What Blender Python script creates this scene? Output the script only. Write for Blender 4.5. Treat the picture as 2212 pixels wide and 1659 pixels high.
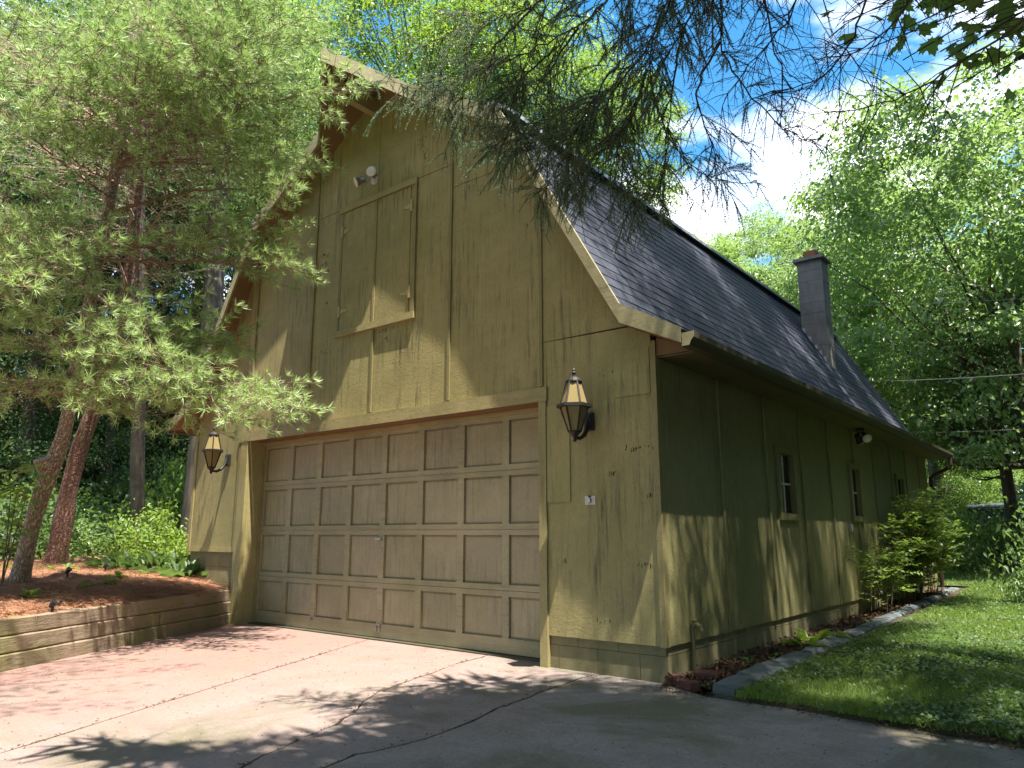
import bpy, bmesh, math, random
import numpy as np
from mathutils import Vector, Matrix

random.seed(7)
rng = np.random.default_rng(7)
for _o in list(bpy.data.objects):
    bpy.data.objects.remove(_o)
scene = bpy.context.scene
COL = scene.collection

# ------------------------------------------------------------------ camera
CAM = np.array([3.065, -5.835, 1.206])
YAW, PITCH = math.radians(38.9), math.radians(11.4)
DV = np.array([-math.sin(YAW) * math.cos(PITCH), math.cos(YAW) * math.cos(PITCH), math.sin(PITCH)])
RV = np.array([math.cos(YAW), math.sin(YAW), 0.0])
UV = np.cross(RV, DV)
cd = bpy.data.cameras.new("camera")
cam = bpy.data.objects.new("camera", cd)
COL.objects.link(cam)
cam.matrix_world = Matrix(((RV[0], UV[0], -DV[0], CAM[0]), (RV[1], UV[1], -DV[1], CAM[1]), (RV[2], UV[2], -DV[2], CAM[2]), (0, 0, 0, 1)))
cd.sensor_width = 36.0
cd.lens = 1603.0 / 2212.0 * 36.0
cd.clip_start = 0.05
cd.clip_end = 2000
scene.camera = cam


def at(px, py, dist):
    """a survey point: bearing read off the photograph (2212 px wide), at a distance in metres"""
    v = DV + (px - 1106) / 1603 * RV + (829.5 - py) / 1603 * UV
    return CAM + dist * v / np.linalg.norm(v)


# ------------------------------------------------------------------ world, sun, exposure
SUN = np.array([1.0, -0.34, 2.9])
SUN = SUN / np.linalg.norm(SUN)
world = bpy.data.worlds.new("World")
scene.world = world
world.use_nodes = True
wt = world.node_tree
wt.nodes.clear()
wo = wt.nodes.new("ShaderNodeOutputWorld")
bg = wt.nodes.new("ShaderNodeBackground")
sky = wt.nodes.new("ShaderNodeTexSky")
sky.sky_type = 'NISHITA'
sky.sun_disc = False
sky.sun_elevation = math.asin(SUN[2])
sky.sun_rotation = math.atan2(SUN[0], SUN[1])
sky.altitude = 200
sky.air_density = 1.0
sky.dust_density = 0.6
sky.ozone_density = 1.6
tc = wt.nodes.new("ShaderNodeTexCoord")
sep = wt.nodes.new("ShaderNodeSeparateXYZ")
wt.links.new(tc.outputs["Generated"], sep.inputs[0])
addz = wt.nodes.new("ShaderNodeMath"); addz.operation = 'ADD'; addz.inputs[1].default_value = 0.12
wt.links.new(sep.outputs[2], addz.inputs[0])
mx = wt.nodes.new("ShaderNodeMath"); mx.operation = 'MAXIMUM'; mx.inputs[1].default_value = 0.05
wt.links.new(addz.outputs[0], mx.inputs[0])
dv = wt.nodes.new("ShaderNodeVectorMath"); dv.operation = 'DIVIDE'
cmb = wt.nodes.new("ShaderNodeCombineXYZ")
for i in range(3):
    wt.links.new(mx.outputs[0], cmb.inputs[i])
wt.links.new(tc.outputs["Generated"], dv.inputs[0])
wt.links.new(cmb.outputs[0], dv.inputs[1])
mapn = wt.nodes.new("ShaderNodeMapping")
mapn.inputs["Location"].default_value = (3.05, 1.3, 0.0)
wt.links.new(dv.outputs[0], mapn.inputs[0])
cn = wt.nodes.new("ShaderNodeTexNoise")
cn.inputs["Scale"].default_value = 1.15
cn.inputs["Detail"].default_value = 9
cn.inputs["Roughness"].default_value = 0.52
cn.inputs["Distortion"].default_value = 0.25
wt.links.new(mapn.outputs[0], cn.inputs["Vector"])
cr = wt.nodes.new("ShaderNodeValToRGB")
cr.color_ramp.elements[0].position = 0.52
cr.color_ramp.elements[1].position = 0.63
wt.links.new(cn.outputs["Fac"], cr.inputs[0])
hs = wt.nodes.new("ShaderNodeHueSaturation")
hs.inputs["Saturation"].default_value = 1.35
hs.inputs["Value"].default_value = 1.1
hs.inputs["Hue"].default_value = 0.488
wt.links.new(sky.outputs[0], hs.inputs["Color"])
cm = wt.nodes.new("ShaderNodeMixRGB")
wt.links.new(cr.outputs[0], cm.inputs[0])
wt.links.new(hs.outputs[0], cm.inputs[1])
cm.inputs[2].default_value = (9.0, 9.2, 9.6, 1)
wt.links.new(cm.outputs[0], bg.inputs[0])
bg.inputs[1].default_value = 0.095
wt.links.new(bg.outputs[0], wo.inputs[0])

sl = bpy.data.lights.new("sun", 'SUN')
sl.energy = 5.0
sl.angle = math.radians(0.53)
sl.color = (1.0, 0.94, 0.84)
sun = bpy.data.objects.new("sun", sl)
COL.objects.link(sun)
sun.rotation_euler = Vector(-SUN).to_track_quat('-Z', 'Y').to_euler()

scene.view_settings.view_transform = 'Standard'
scene.view_settings.look = 'None'
scene.view_settings.exposure = 1.7
scene.view_settings.gamma = 1.0
scene.view_settings.use_curve_mapping = False
cy = scene.cycles
cy.max_bounces = 7
cy.diffuse_bounces = 4
cy.glossy_bounces = 3
cy.transmission_bounces = 4
cy.transparent_max_bounces = 8
cy.use_denoising = True
cy.sample_clamp_indirect = 6.0
scene.render.engine = 'CYCLES'


# ------------------------------------------------------------------ materials
def nmat(name):
    m = bpy.data.materials.new(name)
    m.use_nodes = True
    nt = m.node_tree
    nt.nodes.clear()
    out = nt.nodes.new("ShaderNodeOutputMaterial")
    b = nt.nodes.new("ShaderNodeBsdfPrincipled")
    nt.links.new(b.outputs[0], out.inputs[0])
    return m, nt, b, out


def coords(nt, scale=(1, 1, 1), kind="Object"):
    t = nt.nodes.new("ShaderNodeTexCoord")
    mp = nt.nodes.new("ShaderNodeMapping")
    mp.inputs["Scale"].default_value = scale
    nt.links.new(t.outputs[kind], mp.inputs[0])
    return mp.outputs[0]


def noise(nt, vec, scale, detail=4, rough=0.55, dist=0.0):
    n = nt.nodes.new("ShaderNodeTexNoise")
    n.inputs["Scale"].default_value = scale
    n.inputs["Detail"].default_value = detail
    n.inputs["Roughness"].default_value = rough
    n.inputs["Distortion"].default_value = dist
    nt.links.new(vec, n.inputs["Vector"])
    return n.outputs["Fac"]


def ramp(nt, fac, stops):
    r = nt.nodes.new("ShaderNodeValToRGB")
    els = r.color_ramp.elements
    while len(els) < len(stops):
        els.new(0.5)
    for e, (p, c) in zip(els, stops):
        e.position = p
        e.color = (c, c, c, 1) if not isinstance(c, tuple) else (*c, 1)
    nt.links.new(fac, r.inputs[0])
    return r.outputs[0]


def mix(nt, fac, a, b, mode='MIX'):
    m = nt.nodes.new("ShaderNodeMixRGB")
    m.blend_type = mode
    for i, v in ((0, fac), (1, a), (2, b)):
        if isinstance(v, (float, int)):
            m.inputs[i].default_value = v if i == 0 else (v, v, v, 1)
        elif isinstance(v, tuple):
            m.inputs[i].default_value = (*v, 1)
        else:
            nt.links.new(v, m.inputs[i])
    return m.outputs[0]


def bump(nt, b, h, strength=0.3, dist=0.01):
    bp = nt.nodes.new("ShaderNodeBump")
    bp.inputs["Strength"].default_value = strength
    bp.inputs["Distance"].default_value = dist
    nt.links.new(h, bp.inputs["Height"])
    nt.links.new(bp.outputs[0], b.inputs["Normal"])


def simple(name, c1, c2=None, scale=8, rough=0.7, bmp=0.2, bscale=60, stretch=(1, 1, 1), metallic=0.0, spec=0.3):
    m, nt, b, o = nmat(name)
    v = coords(nt, stretch)
    c2 = c2 or tuple(x * 0.7 for x in c1)
    n = noise(nt, v, scale, 6, 0.6)
    nt.links.new(mix(nt, ramp(nt, n, [(0.35, 0.0), (0.68, 1.0)]), c1, c2), b.inputs["Base Color"])
    b.inputs["Roughness"].default_value = rough
    b.inputs["Metallic"].default_value = metallic
    b.inputs["Specular IOR Level"].default_value = spec
    if bmp:
        bump(nt, b, noise(nt, v, bscale, 4, 0.6), bmp, 0.004)
    return m


def painted_wood(name, c1, c2, streak=(0.05, 0.045, 0.03), chip=(0.13, 0.035, 0.03), chips=0.5, up='z', saw=0.5, streaks=0.55):
    """weathered paint on rough sawn ply: streaks down the board, saw marks across it, chips to red primer"""
    m, nt, b, o = nmat(name)
    c1, c2 = (tuple(x * 0.78 for x in c_) for c_ in (c1, c2))
    st = {'z': (1, 1, 0.06), 'x': (0.06, 1, 1), 'y': (1, 0.06, 1)}[up]
    v = coords(nt)
    vs = coords(nt, st)
    base = mix(nt, ramp(nt, noise(nt, v, 1.3, 6, 0.62), [(0.34, 0.0), (0.68, 1.0)]), c1, c2)
    patch = mix(nt, ramp(nt, noise(nt, v, 5.5, 6, 0.7), [(0.45, 0.0), (0.75, 0.35)]), base, tuple(min(1, x * 1.35) for x in c1))
    sn = ramp(nt, noise(nt, vs, 26, 7, 0.75), [(0.49, 0.0), (0.70, 1.0)])
    big = ramp(nt, noise(nt, v, 1.4, 4, 0.6), [(0.38, 0.1), (0.60, 1.0)])
    sm = mix(nt, 1.0, sn, big, 'MULTIPLY')
    sm2 = mix(nt, 1.0, sm, streaks, 'MULTIPLY')
    col = mix(nt, sm2, patch, streak)
    # fine vertical cracks, dark
    ck = ramp(nt, noise(nt, coords(nt, tuple(s * 3 if s == 1 else s for s in st)), 38, 3, 0.5), [(0.70, 0.0), (0.76, 1.0)])
    ck = mix(nt, 1.0, ck, ramp(nt, noise(nt, v, 2.3, 3, 0.5), [(0.5, 0.0), (0.62, 0.8)]), 'MULTIPLY')
    col = mix(nt, ck, col, (0.03, 0.028, 0.015))
    if chips:
        cc = ramp(nt, noise(nt, coords(nt, tuple(s * 1 if s == 1 else 0.45 for s in st)), 30, 4, 0.6), [(0.70, 0.0), (0.735, 1.0)])
        cl = ramp(nt, noise(nt, v, 2.1, 2, 0.5), [(0.58, 0.0), (0.66, chips)])
        col = mix(nt, mix(nt, 1.0, cc, cl, 'MULTIPLY'), col, chip)
    col = mix(nt, ramp(nt, noise(nt, coords(nt, tuple(x * 1.0 if x == 1 else 0.35 for x in st)), 85, 4, 0.7), [(0.52, 0.0), (0.74, 0.42)]), col, (0.06, 0.05, 0.02))
    col = mix(nt, ramp(nt, noise(nt, v, 0.8, 5, 0.65), [(0.45, 0.0), (0.7, 0.4)]), col, (0.17, 0.17, 0.06))
    oi = nt.nodes.new("ShaderNodeObjectInfo")
    col = mix(nt, 1.0, col, ramp(nt, oi.outputs["Random"], [(0.0, 0.86), (1.0, 1.0)]), 'MULTIPLY')
    nt.links.new(col, b.inputs["Base Color"])
    b.inputs["Roughness"].default_value = 0.62
    b.inputs["Specular IOR Level"].default_value = 0.35
    sv = {'z': (0.35, 0.35, 1), 'x': (1, 0.35, 0.35), 'y': (0.35, 1, 0.35)}[up]
    h1 = noise(nt, coords(nt, sv), 75, 4, 0.6)
    h2 = noise(nt, v, 28, 5, 0.65)
    bump(nt, b, mix(nt, 0.5, h1, h2), saw, 0.008)
    return m


def bark_mat(name, c1, c2, scale=14):
    m, nt, b, o = nmat(name)
    v = coords(nt, (1, 1, 0.45))
    vo = nt.nodes.new("ShaderNodeTexVoronoi")
    vo.feature = 'DISTANCE_TO_EDGE'
    vo.inputs["Scale"].default_value = scale
    ds = mix(nt, 0.25, v, noise(nt, v, 6, 4), 'ADD')
    nt.links.new(ds, vo.inputs["Vector"])
    f = ramp(nt, vo.outputs["Distance"], [(0.0, 0.0), (0.22, 1.0)])
    n = noise(nt, v, 9, 6, 0.7)
    c = mix(nt, f, tuple(x * 0.45 for x in c2), mix(nt, n, c1, c2))
    c = mix(nt, ramp(nt, noise(nt, v, 2.2, 4), [(0.55, 0.0), (0.72, 0.55)]), c, (0.12, 0.15, 0.06))
    nt.links.new(c, b.inputs["Base Color"])
    b.inputs["Roughness"].default_value = 0.9
    bump(nt, b, mix(nt, 0.4, f, n), 0.9, 0.03)
    return m


def leaf_mat(name, c1, c2, trans, tfac=0.38, rough=0.45, spec=0.45):
    m, nt, b, o = nmat(name)
    g = nt.nodes.new("ShaderNodeNewGeometry")
    rnd = g.outputs["Random Per Island"]
    col = mix(nt, rnd, c1, c2)
    nt.links.new(col, b.inputs["Base Color"])
    b.inputs["Roughness"].default_value = rough
    b.inputs["Specular IOR Level"].default_value = spec
    tr = nt.nodes.new("ShaderNodeBsdfTranslucent")
    nt.links.new(mix(nt, rnd, trans, tuple(x * 0.72 for x in trans)), tr.inputs[0])
    ms = nt.nodes.new("ShaderNodeMixShader")
    ms.inputs[0].default_value = tfac
    nt.links.new(b.outputs[0], ms.inputs[1])
    nt.links.new(tr.outputs[0], ms.inputs[2])
    nt.links.new(ms.outputs[0], o.inputs[0])
    return m


M = {}
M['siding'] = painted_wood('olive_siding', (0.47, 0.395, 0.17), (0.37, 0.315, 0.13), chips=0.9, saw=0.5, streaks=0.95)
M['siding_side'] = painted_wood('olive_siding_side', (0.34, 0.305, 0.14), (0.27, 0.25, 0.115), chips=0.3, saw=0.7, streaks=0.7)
M['trim'] = painted_wood('olive_trim', (0.47, 0.39, 0.18), (0.37, 0.31, 0.14), up='x', chips=0.7, streaks=0.4)
M['trim_v'] = painted_wood('olive_trim_upright', (0.43, 0.36, 0.16), (0.34, 0.285, 0.125), chips=0.9)
M['rake'] = painted_wood('peeling_rake_paint', (0.50, 0.45, 0.27), (0.38, 0.33, 0.17), up='x', chips=0.9, chip=(0.07, 0.04, 0.03), streaks=0.5)
M['batten'] = painted_wood('olive_batten', (0.36, 0.30, 0.13), (0.26, 0.225, 0.10), chips=0.3)
M['door'] = painted_wood('garage_door_paint', (0.47, 0.395, 0.245), (0.38, 0.335, 0.215), up='z', chips=0.3, streaks=0.6, saw=0.35)
M['door_rail'] = painted_wood('garage_door_rail_paint', (0.49, 0.42, 0.25), (0.37, 0.33, 0.205), up='x', chips=0.5, chip=(0.24, 0.10, 0.05), streaks=0.45, saw=0.45)
M['soffit'] = painted_wood('soffit_stain', (0.30, 0.155, 0.075), (0.24, 0.135, 0.065), streak=(0.22, 0.18, 0.08), chips=0.1, up='y', streaks=0.5, saw=0.2)
M['eave_soffit'] = painted_wood('eave_soffit_paint', (0.20, 0.15, 0.085), (0.16, 0.125, 0.07), chips=0.2, up='y', saw=0.2)
M['core'] = simple('wall_core', (0.05, 0.045, 0.03), bmp=0)
M['gutter'] = simple('gutter_brown', (0.085, 0.07, 0.045), (0.05, 0.05, 0.03), 6, 0.6, 0.2, 40, (1, 0.1, 1))
M['downspout'] = simple('downspout_brown', (0.05, 0.032, 0.022), rough=0.45, bmp=0.05)
M['black_metal'] = simple('black_metal', (0.012, 0.012, 0.012), (0.026, 0.02, 0.018), 25, 0.5, 0.2, 90, spec=0.5)
M['chrome'] = simple('dull_metal', (0.45, 0.45, 0.46), (0.3, 0.3, 0.3), 30, 0.35, 0.05, metallic=0.9)
M['white_plastic'] = simple('aged_white', (0.62, 0.58, 0.52), (0.5, 0.46, 0.4), 20, 0.5, 0.05)
M['hinge'] = simple('hinge_paint', (0.42, 0.36, 0.17), (0.32, 0.26, 0.12), 30, 0.5, 0.1)
M['brick'] = simple('brick_red', (0.13, 0.05, 0.04), (0.085, 0.04, 0.033), 18, 0.9, 0.5, 70)
M['flue'] = simple('flue_clay', (0.42, 0.17, 0.08), (0.30, 0.12, 0.06), 18, 0.85, 0.4, 60)
M['stone'] = simple('edging_stone', (0.15, 0.15, 0.15), (0.07, 0.115, 0.12), 12, 0.9, 1.0, 30)
M['flashing'] = simple('flashing', (0.55, 0.57, 0.62), (0.42, 0.44, 0.5), 20, 0.4, 0.1, metallic=0.3)
M['wire'] = simple('wire', (0.2, 0.2, 0.2), rough=0.5, bmp=0)
M['soil'] = simple('dark_soil', (0.075, 0.05, 0.035), (0.04, 0.03, 0.02), 14, 0.95, 0.8, 60)
M['leaf_litter'] = leaf_mat('leaf_litter', (0.16, 0.085, 0.045), (0.07, 0.045, 0.03), (0.1, 0.05, 0.02), 0.1, 0.8, 0.2)
M['pale_bits'] = leaf_mat('dry_bits', (0.28, 0.2, 0.12), (0.1, 0.08, 0.05), (0.1, 0.05, 0.02), 0.1, 0.8, 0.2)
M['straw'] = leaf_mat('pine_straw', (0.46, 0.235, 0.125), (0.25, 0.12, 0.07), (0.15, 0.08, 0.04), 0.1, 0.65, 0.3)
M['shed'] = simple('shed_grey', (0.075, 0.095, 0.10), (0.055, 0.07, 0.075), 3, 0.8, 0.2)


def block_mat(name, c1, c2, moss=0.5, soot=None):
    m, nt, b, o = nmat(name)
    c1, c2 = (tuple(x * 0.8 for x in c_) for c_ in (c1, c2))
    v = coords(nt)
    c = mix(nt, noise(nt, v, 3, 5, 0.6), c1, c2)
    if moss:
        c = mix(nt, ramp(nt, noise(nt, v, 4.2, 6, 0.7), [(0.42, 0.0), (0.68, moss)]), c, (0.075, 0.085, 0.03))
    if soot:
        c = mix(nt, ramp(nt, noise(nt, coords(nt, (1, 1, 0.3)), 5, 6, 0.7), [(0.35, 0.0), (0.7, 0.75)]), c, soot)
    nt.links.new(c, b.inputs["Base Color"])
    b.inputs["Roughness"].default_value = 0.88
    bump(nt, b, noise(nt, v, 90, 4, 0.65), 0.5, 0.006)
    return m


M['block'] = block_mat('painted_block', (0.30, 0.25, 0.13), (0.22, 0.20, 0.10), 0.55)
M['mortar'] = block_mat('mortar_joint', (0.17, 0.145, 0.08), (0.12, 0.11, 0.06), 0.5)
M['chimney'] = block_mat('chimney_block', (0.42, 0.38, 0.35), (0.27, 0.245, 0.23), 0, (0.10, 0.09, 0.085))
M['chimney_mortar'] = block_mat('chimney_mortar', (0.62, 0.58, 0.54), (0.45, 0.42, 0.4), 0, (0.2, 0.06, 0.06))

# concrete, a worn stained slab: pink where the stain survives, grey, lightened to lift the shade, where it has gone, moss in patches
m, nt, b, o = nmat('driveway_concrete')
v = coords(nt)
sx = nt.nodes.new("ShaderNodeSeparateXYZ"); nt.links.new(v, sx.inputs[0])
ad = nt.nodes.new("ShaderNodeMath"); ad.operation = 'MULTIPLY_ADD'; ad.inputs[1].default_value = 0.16; ad.inputs[2].default_value = 0.80
nt.links.new(sx.outputs[0], ad.inputs[0])
am = nt.nodes.new("ShaderNodeMath"); am.operation = 'ADD'
nt.links.new(ad.outputs[0], am.inputs[0])
ns = nt.nodes.new("ShaderNodeMath"); ns.operation = 'MULTIPLY_ADD'; ns.inputs[1].default_value = 0.9; ns.inputs[2].default_value = -0.45
nt.links.new(noise(nt, v, 0.7, 5, 0.6), ns.inputs[0]); nt.links.new(ns.outputs[0], am.inputs[1])
f = ramp(nt, am.outputs[0], [(0.15, 0.0), (0.85, 1.0)])
c = mix(nt, f, (0.285, 0.148, 0.120), (0.275, 0.25, 0.235))
c = mix(nt, ramp(nt, noise(nt, v, 1.6, 6, 0.6), [(0.45, 0.0), (0.7, 0.6)]), c, (0.21, 0.165, 0.11))
mossm = mix(nt, 1.0, ramp(nt, noise(nt, v, 0.75, 6, 0.66, 0.8), [(0.47, 0.0), (0.60, 0.85)]), ramp(nt, am.outputs[0], [(0.44, 0.0), (0.62, 1.0)]), 'MULTIPLY')
c = mix(nt, mossm, c, (0.095, 0.092, 0.032))
c = mix(nt, ramp(nt, noise(nt, v, 120, 3, 0.6), [(0.42, 0.0), (0.62, 0.5)]), c, (0.11, 0.095, 0.09))
c = mix(nt, ramp(nt, noise(nt, v, 170, 2, 0.5), [(0.60, 0.0), (0.70, 0.5)]), c, (0.42, 0.37, 0.33))
c = mix(nt, ramp(nt, noise(nt, v, 26, 5, 0.75), [(0.45, 0.0), (0.7, 0.5)]), c, (0.13, 0.10, 0.085))
c = mix(nt, ramp(nt, noise(nt, v, 45, 4, 0.7), [(0.58, 0.0), (0.7, 0.55)]), c, (0.36, 0.29, 0.25))
c = mix(nt, ramp(nt, noise(nt, v, 3.4, 7, 0.72), [(0.48, 0.0), (0.70, 0.55)]), c, (0.14, 0.115, 0.10))
nt.links.new(c, b.inputs["Base Color"])
b.inputs["Roughness"].default_value = 0.9
bump(nt, b, mix(nt, 0.5, noise(nt, v, 110, 4, 0.7), noise(nt, v, 9, 4, 0.6)), 0.5, 0.008)
M['concrete'] = m

# roof shingles
m, nt, b, o = nmat('roof_shingle')
v = coords(nt)
c = mix(nt, noise(nt, coords(nt, (1, 3.1, 1)), 1.2, 5, 0.7), (0.024, 0.030, 0.052), (0.042, 0.048, 0.074))
c = mix(nt, ramp(nt, noise(nt, v, 260, 2, 0.5), [(0.5, 0.0), (0.65, 0.6)]), c, (0.10, 0.105, 0.125))
nt.links.new(c, b.inputs["Base Color"])
b.inputs["Roughness"].default_value = 0.8
b.inputs["Specular IOR Level"].default_value = 0.4
bump(nt, b, noise(nt, v, 220, 3, 0.6), 0.6, 0.004)
M['shingle'] = m
M['shingle_edge'] = simple('shingle_ridge', (0.16, 0.165, 0.185), (0.11, 0.11, 0.13), 5, 0.75, 0.4, 200)

# timbers, grey pressure treated wood with green algae
m, nt, b, o = nmat('timber')
v = coords(nt)
vs = coords(nt, (0.18, 0.18, 1))
c = mix(nt, noise(nt, vs, 14, 6, 0.65), (0.30, 0.225, 0.15), (0.20, 0.155, 0.11))
c = mix(nt, ramp(nt, noise(nt, v, 1.7, 5, 0.6), [(0.45, 0.0), (0.65, 0.75)]), c, (0.17, 0.17, 0.05))
c = mix(nt, ramp(nt, noise(nt, vs, 30, 4, 0.6), [(0.60, 0.0), (0.72, 0.7)]), c, (0.05, 0.04, 0.03))
nt.links.new(c, b.inputs["Base Color"])
b.inputs["Roughness"].default_value = 0.85
bump(nt, b, noise(nt, vs, 34, 6, 0.7), 0.8, 0.012)
M['timber'] = m

# ground sheets
m, nt, b, o = nmat('ground_earth')
v = coords(nt)
c = mix(nt, ramp(nt, noise(nt, v, 0.35, 6, 0.6), [(0.40, 0.0), (0.6, 1.0)]), (0.075, 0.095, 0.03), (0.11, 0.075, 0.045))
c = mix(nt, noise(nt, v, 22, 5, 0.7), c, (0.045, 0.05, 0.022))
nt.links.new(c, b.inputs["Base Color"]); b.inputs["Roughness"].default_value = 0.95
bump(nt, b, noise(nt, v, 18, 6, 0.7), 0.9, 0.05)
M['ground'] = m
m, nt, b, o = nmat('lawn_earth')
v = coords(nt)
c = mix(nt, ramp(nt, noise(nt, v, 1.3, 6, 0.6), [(0.40, 0.0), (0.65, 1.0)]), (0.07, 0.105, 0.03), (0.075, 0.075, 0.03))
c = mix(nt, noise(nt, v, 30, 5, 0.7), c, (0.035, 0.05, 0.018))
nt.links.new(c, b.inputs["Base Color"]); b.inputs["Roughness"].default_value = 0.95
bump(nt, b, noise(nt, v, 40, 6, 0.7), 0.9, 0.03)
M['lawn'] = m
M['bed'] = simple('pine_straw_mat', (0.40, 0.20, 0.11), (0.22, 0.11, 0.065), 3, 0.95, 1.0, 50)

M['bark_pine'] = bark_mat('pine_bark_grey', (0.62, 0.52, 0.39), (0.47, 0.36, 0.26), 34)
M['bark_red'] = bark_mat('pine_bark_red', (0.29, 0.15, 0.10), (0.20, 0.11, 0.075), 24)
M['bark_dark'] = simple('bark_dark', (0.14, 0.115, 0.09), (0.075, 0.06, 0.05), 3, 0.9, 0.9, 12, (1, 1, 2))
M['bark_pale'] = simple('bark_pale', (0.36, 0.33, 0.28), (0.17, 0.155, 0.13), 2.2, 0.9, 0.9, 9, (1, 1, 3))
M['twig'] = simple('pine_twig', (0.23, 0.15, 0.10), (0.33, 0.25, 0.19), 12, 0.8, 0.1)
M['twig_dark'] = simple('spruce_twig', (0.060, 0.042, 0.034), (0.11, 0.07, 0.05), 12, 0.8, 0.1)
M['stem'] = simple('shrub_stem', (0.14, 0.10, 0.06), rough=0.8, bmp=0.1)
M['cut_wood'] = simple('cut_stub', (0.30, 0.17, 0.10), (0.2, 0.1, 0.06), 20, 0.9, 0.6, 40)
M['needle_pine'] = leaf_mat('pine_needles', (0.33, 0.48, 0.16), (0.58, 0.68, 0.38), (0.44, 0.62, 0.18), 0.36, 0.38, 0.5)
M['needle_far'] = leaf_mat('pine_needles_far', (0.12, 0.21, 0.08), (0.2, 0.3, 0.12), (0.18, 0.3, 0.08), 0.2, 0.5, 0.4)  # darkened needle copy; shade put in the colour sets the pines behind back
M['needle_spruce'] = leaf_mat('spruce_needles', (0.15, 0.25, 0.13), (0.26, 0.37, 0.21), (0.2, 0.34, 0.13), 0.3, 0.5, 0.3)
M['leaf_light'] = leaf_mat('leaf_light', (0.10, 0.19, 0.035), (0.18, 0.27, 0.06), (0.34, 0.50, 0.06), 0.45, 0.42, 0.5)
M['leaf_mid'] = leaf_mat('leaf_mid', (0.13, 0.215, 0.075), (0.23, 0.32, 0.14), (0.36, 0.54, 0.13), 0.46, 0.33, 0.7)
M['leaf_dark'] = leaf_mat('leaf_dark', (0.06, 0.115, 0.04), (0.105, 0.165, 0.06), (0.18, 0.30, 0.06), 0.40, 0.45, 0.4)
M['leaf_maple'] = leaf_mat('leaf_maple', (0.15, 0.25, 0.065), (0.21, 0.31, 0.09), (0.32, 0.50, 0.09), 0.55, 0.45, 0.35)
M['grass'] = leaf_mat('grass_blades', (0.11, 0.195, 0.035), (0.23, 0.31, 0.07), (0.33, 0.48, 0.06), 0.35, 0.5, 0.3)
M['clover'] = leaf_mat('ground_cover', (0.06, 0.12, 0.03), (0.11, 0.18, 0.055), (0.14, 0.25, 0.04), 0.3, 0.45, 0.4)

# lantern glass
m, nt, b, o = nmat('lantern_glass')
b.inputs["Base Color"].default_value = (0.50, 0.41, 0.19, 1)
b.inputs["Roughness"].default_value = 0.3
tr = nt.nodes.new("ShaderNodeBsdfTranslucent"); tr.inputs[0].default_value = (0.58, 0.46, 0.2, 1)
ms = nt.nodes.new("ShaderNodeMixShader"); ms.inputs[0].default_value = 0.55
nt.links.new(b.outputs[0], ms.inputs[1]); nt.links.new(tr.outputs[0], ms.inputs[2]); nt.links.new(ms.outputs[0], o.inputs[0])
M['amber'] = m
m, nt, b, o = nmat('window_glass')
b.inputs["Base Color"].default_value = (0.012, 0.014, 0.013, 1)
b.inputs["Roughness"].default_value = 0.04
b.inputs["Specular IOR Level"].default_value = 0.7
bump(nt, b, noise(nt, coords(nt), 3, 2), 0.05, 0.02)
M['glass'] = m
m, nt, b, o = nmat('lamp_lens')
b.inputs["Base Color"].default_value = (0.75, 0.68, 0.66, 1)
b.inputs["Roughness"].default_value = 0.12
b.inputs["Specular IOR Level"].default_value = 0.6
M['lens'] = m


# ------------------------------------------------------------------ helpers
def link(o, parent=None):
    COL.objects.link(o)
    if parent is not None:
        o.parent = parent
        if parent.type == 'EMPTY' and parent.parent is None:
            o.location = -parent.location
    return o


def tag(o, label=None, cat=None, group=None, kind=None):
    if label: o["label"] = label
    if cat: o["category"] = cat
    if group: o["group"] = group
    if kind: o["kind"] = kind
    return o


def thing(name, loc, label, cat, group=None):
    e = bpy.data.objects.new(name, None)
    e.empty_display_size = 0.2
    e.location = Vector([float(x) for x in loc])
    COL.objects.link(e)
    return tag(e, label, cat, group)


def mesh_np(name, V, F, mat, smooth=False):
    """fast mesh from numpy arrays; F is (n,3) or (n,4)"""
    V = np.ascontiguousarray(V, dtype=np.float32)
    F = np.ascontiguousarray(F, dtype=np.int32)
    me = bpy.data.meshes.new(name)
    k = F.shape[1]
    me.vertices.add(len(V)); me.vertices.foreach_set("co", V.ravel())
    me.loops.add(F.size); me.loops.foreach_set("vertex_index", F.ravel())
    me.polygons.add(len(F)); me.polygons.foreach_set("loop_start", np.arange(0, F.size, k, dtype=np.int32))
    if smooth:
        me.polygons.foreach_set("use_smooth", np.ones(len(F), dtype=bool))
    me.update(calc_edges=True)
    me.materials.append(M[mat])
    return me


def obj_np(name, V, F, mat, parent=None, smooth=False):
    return link(bpy.data.objects.new(name, mesh_np(name, V, F, mat, smooth)), parent)


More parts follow.
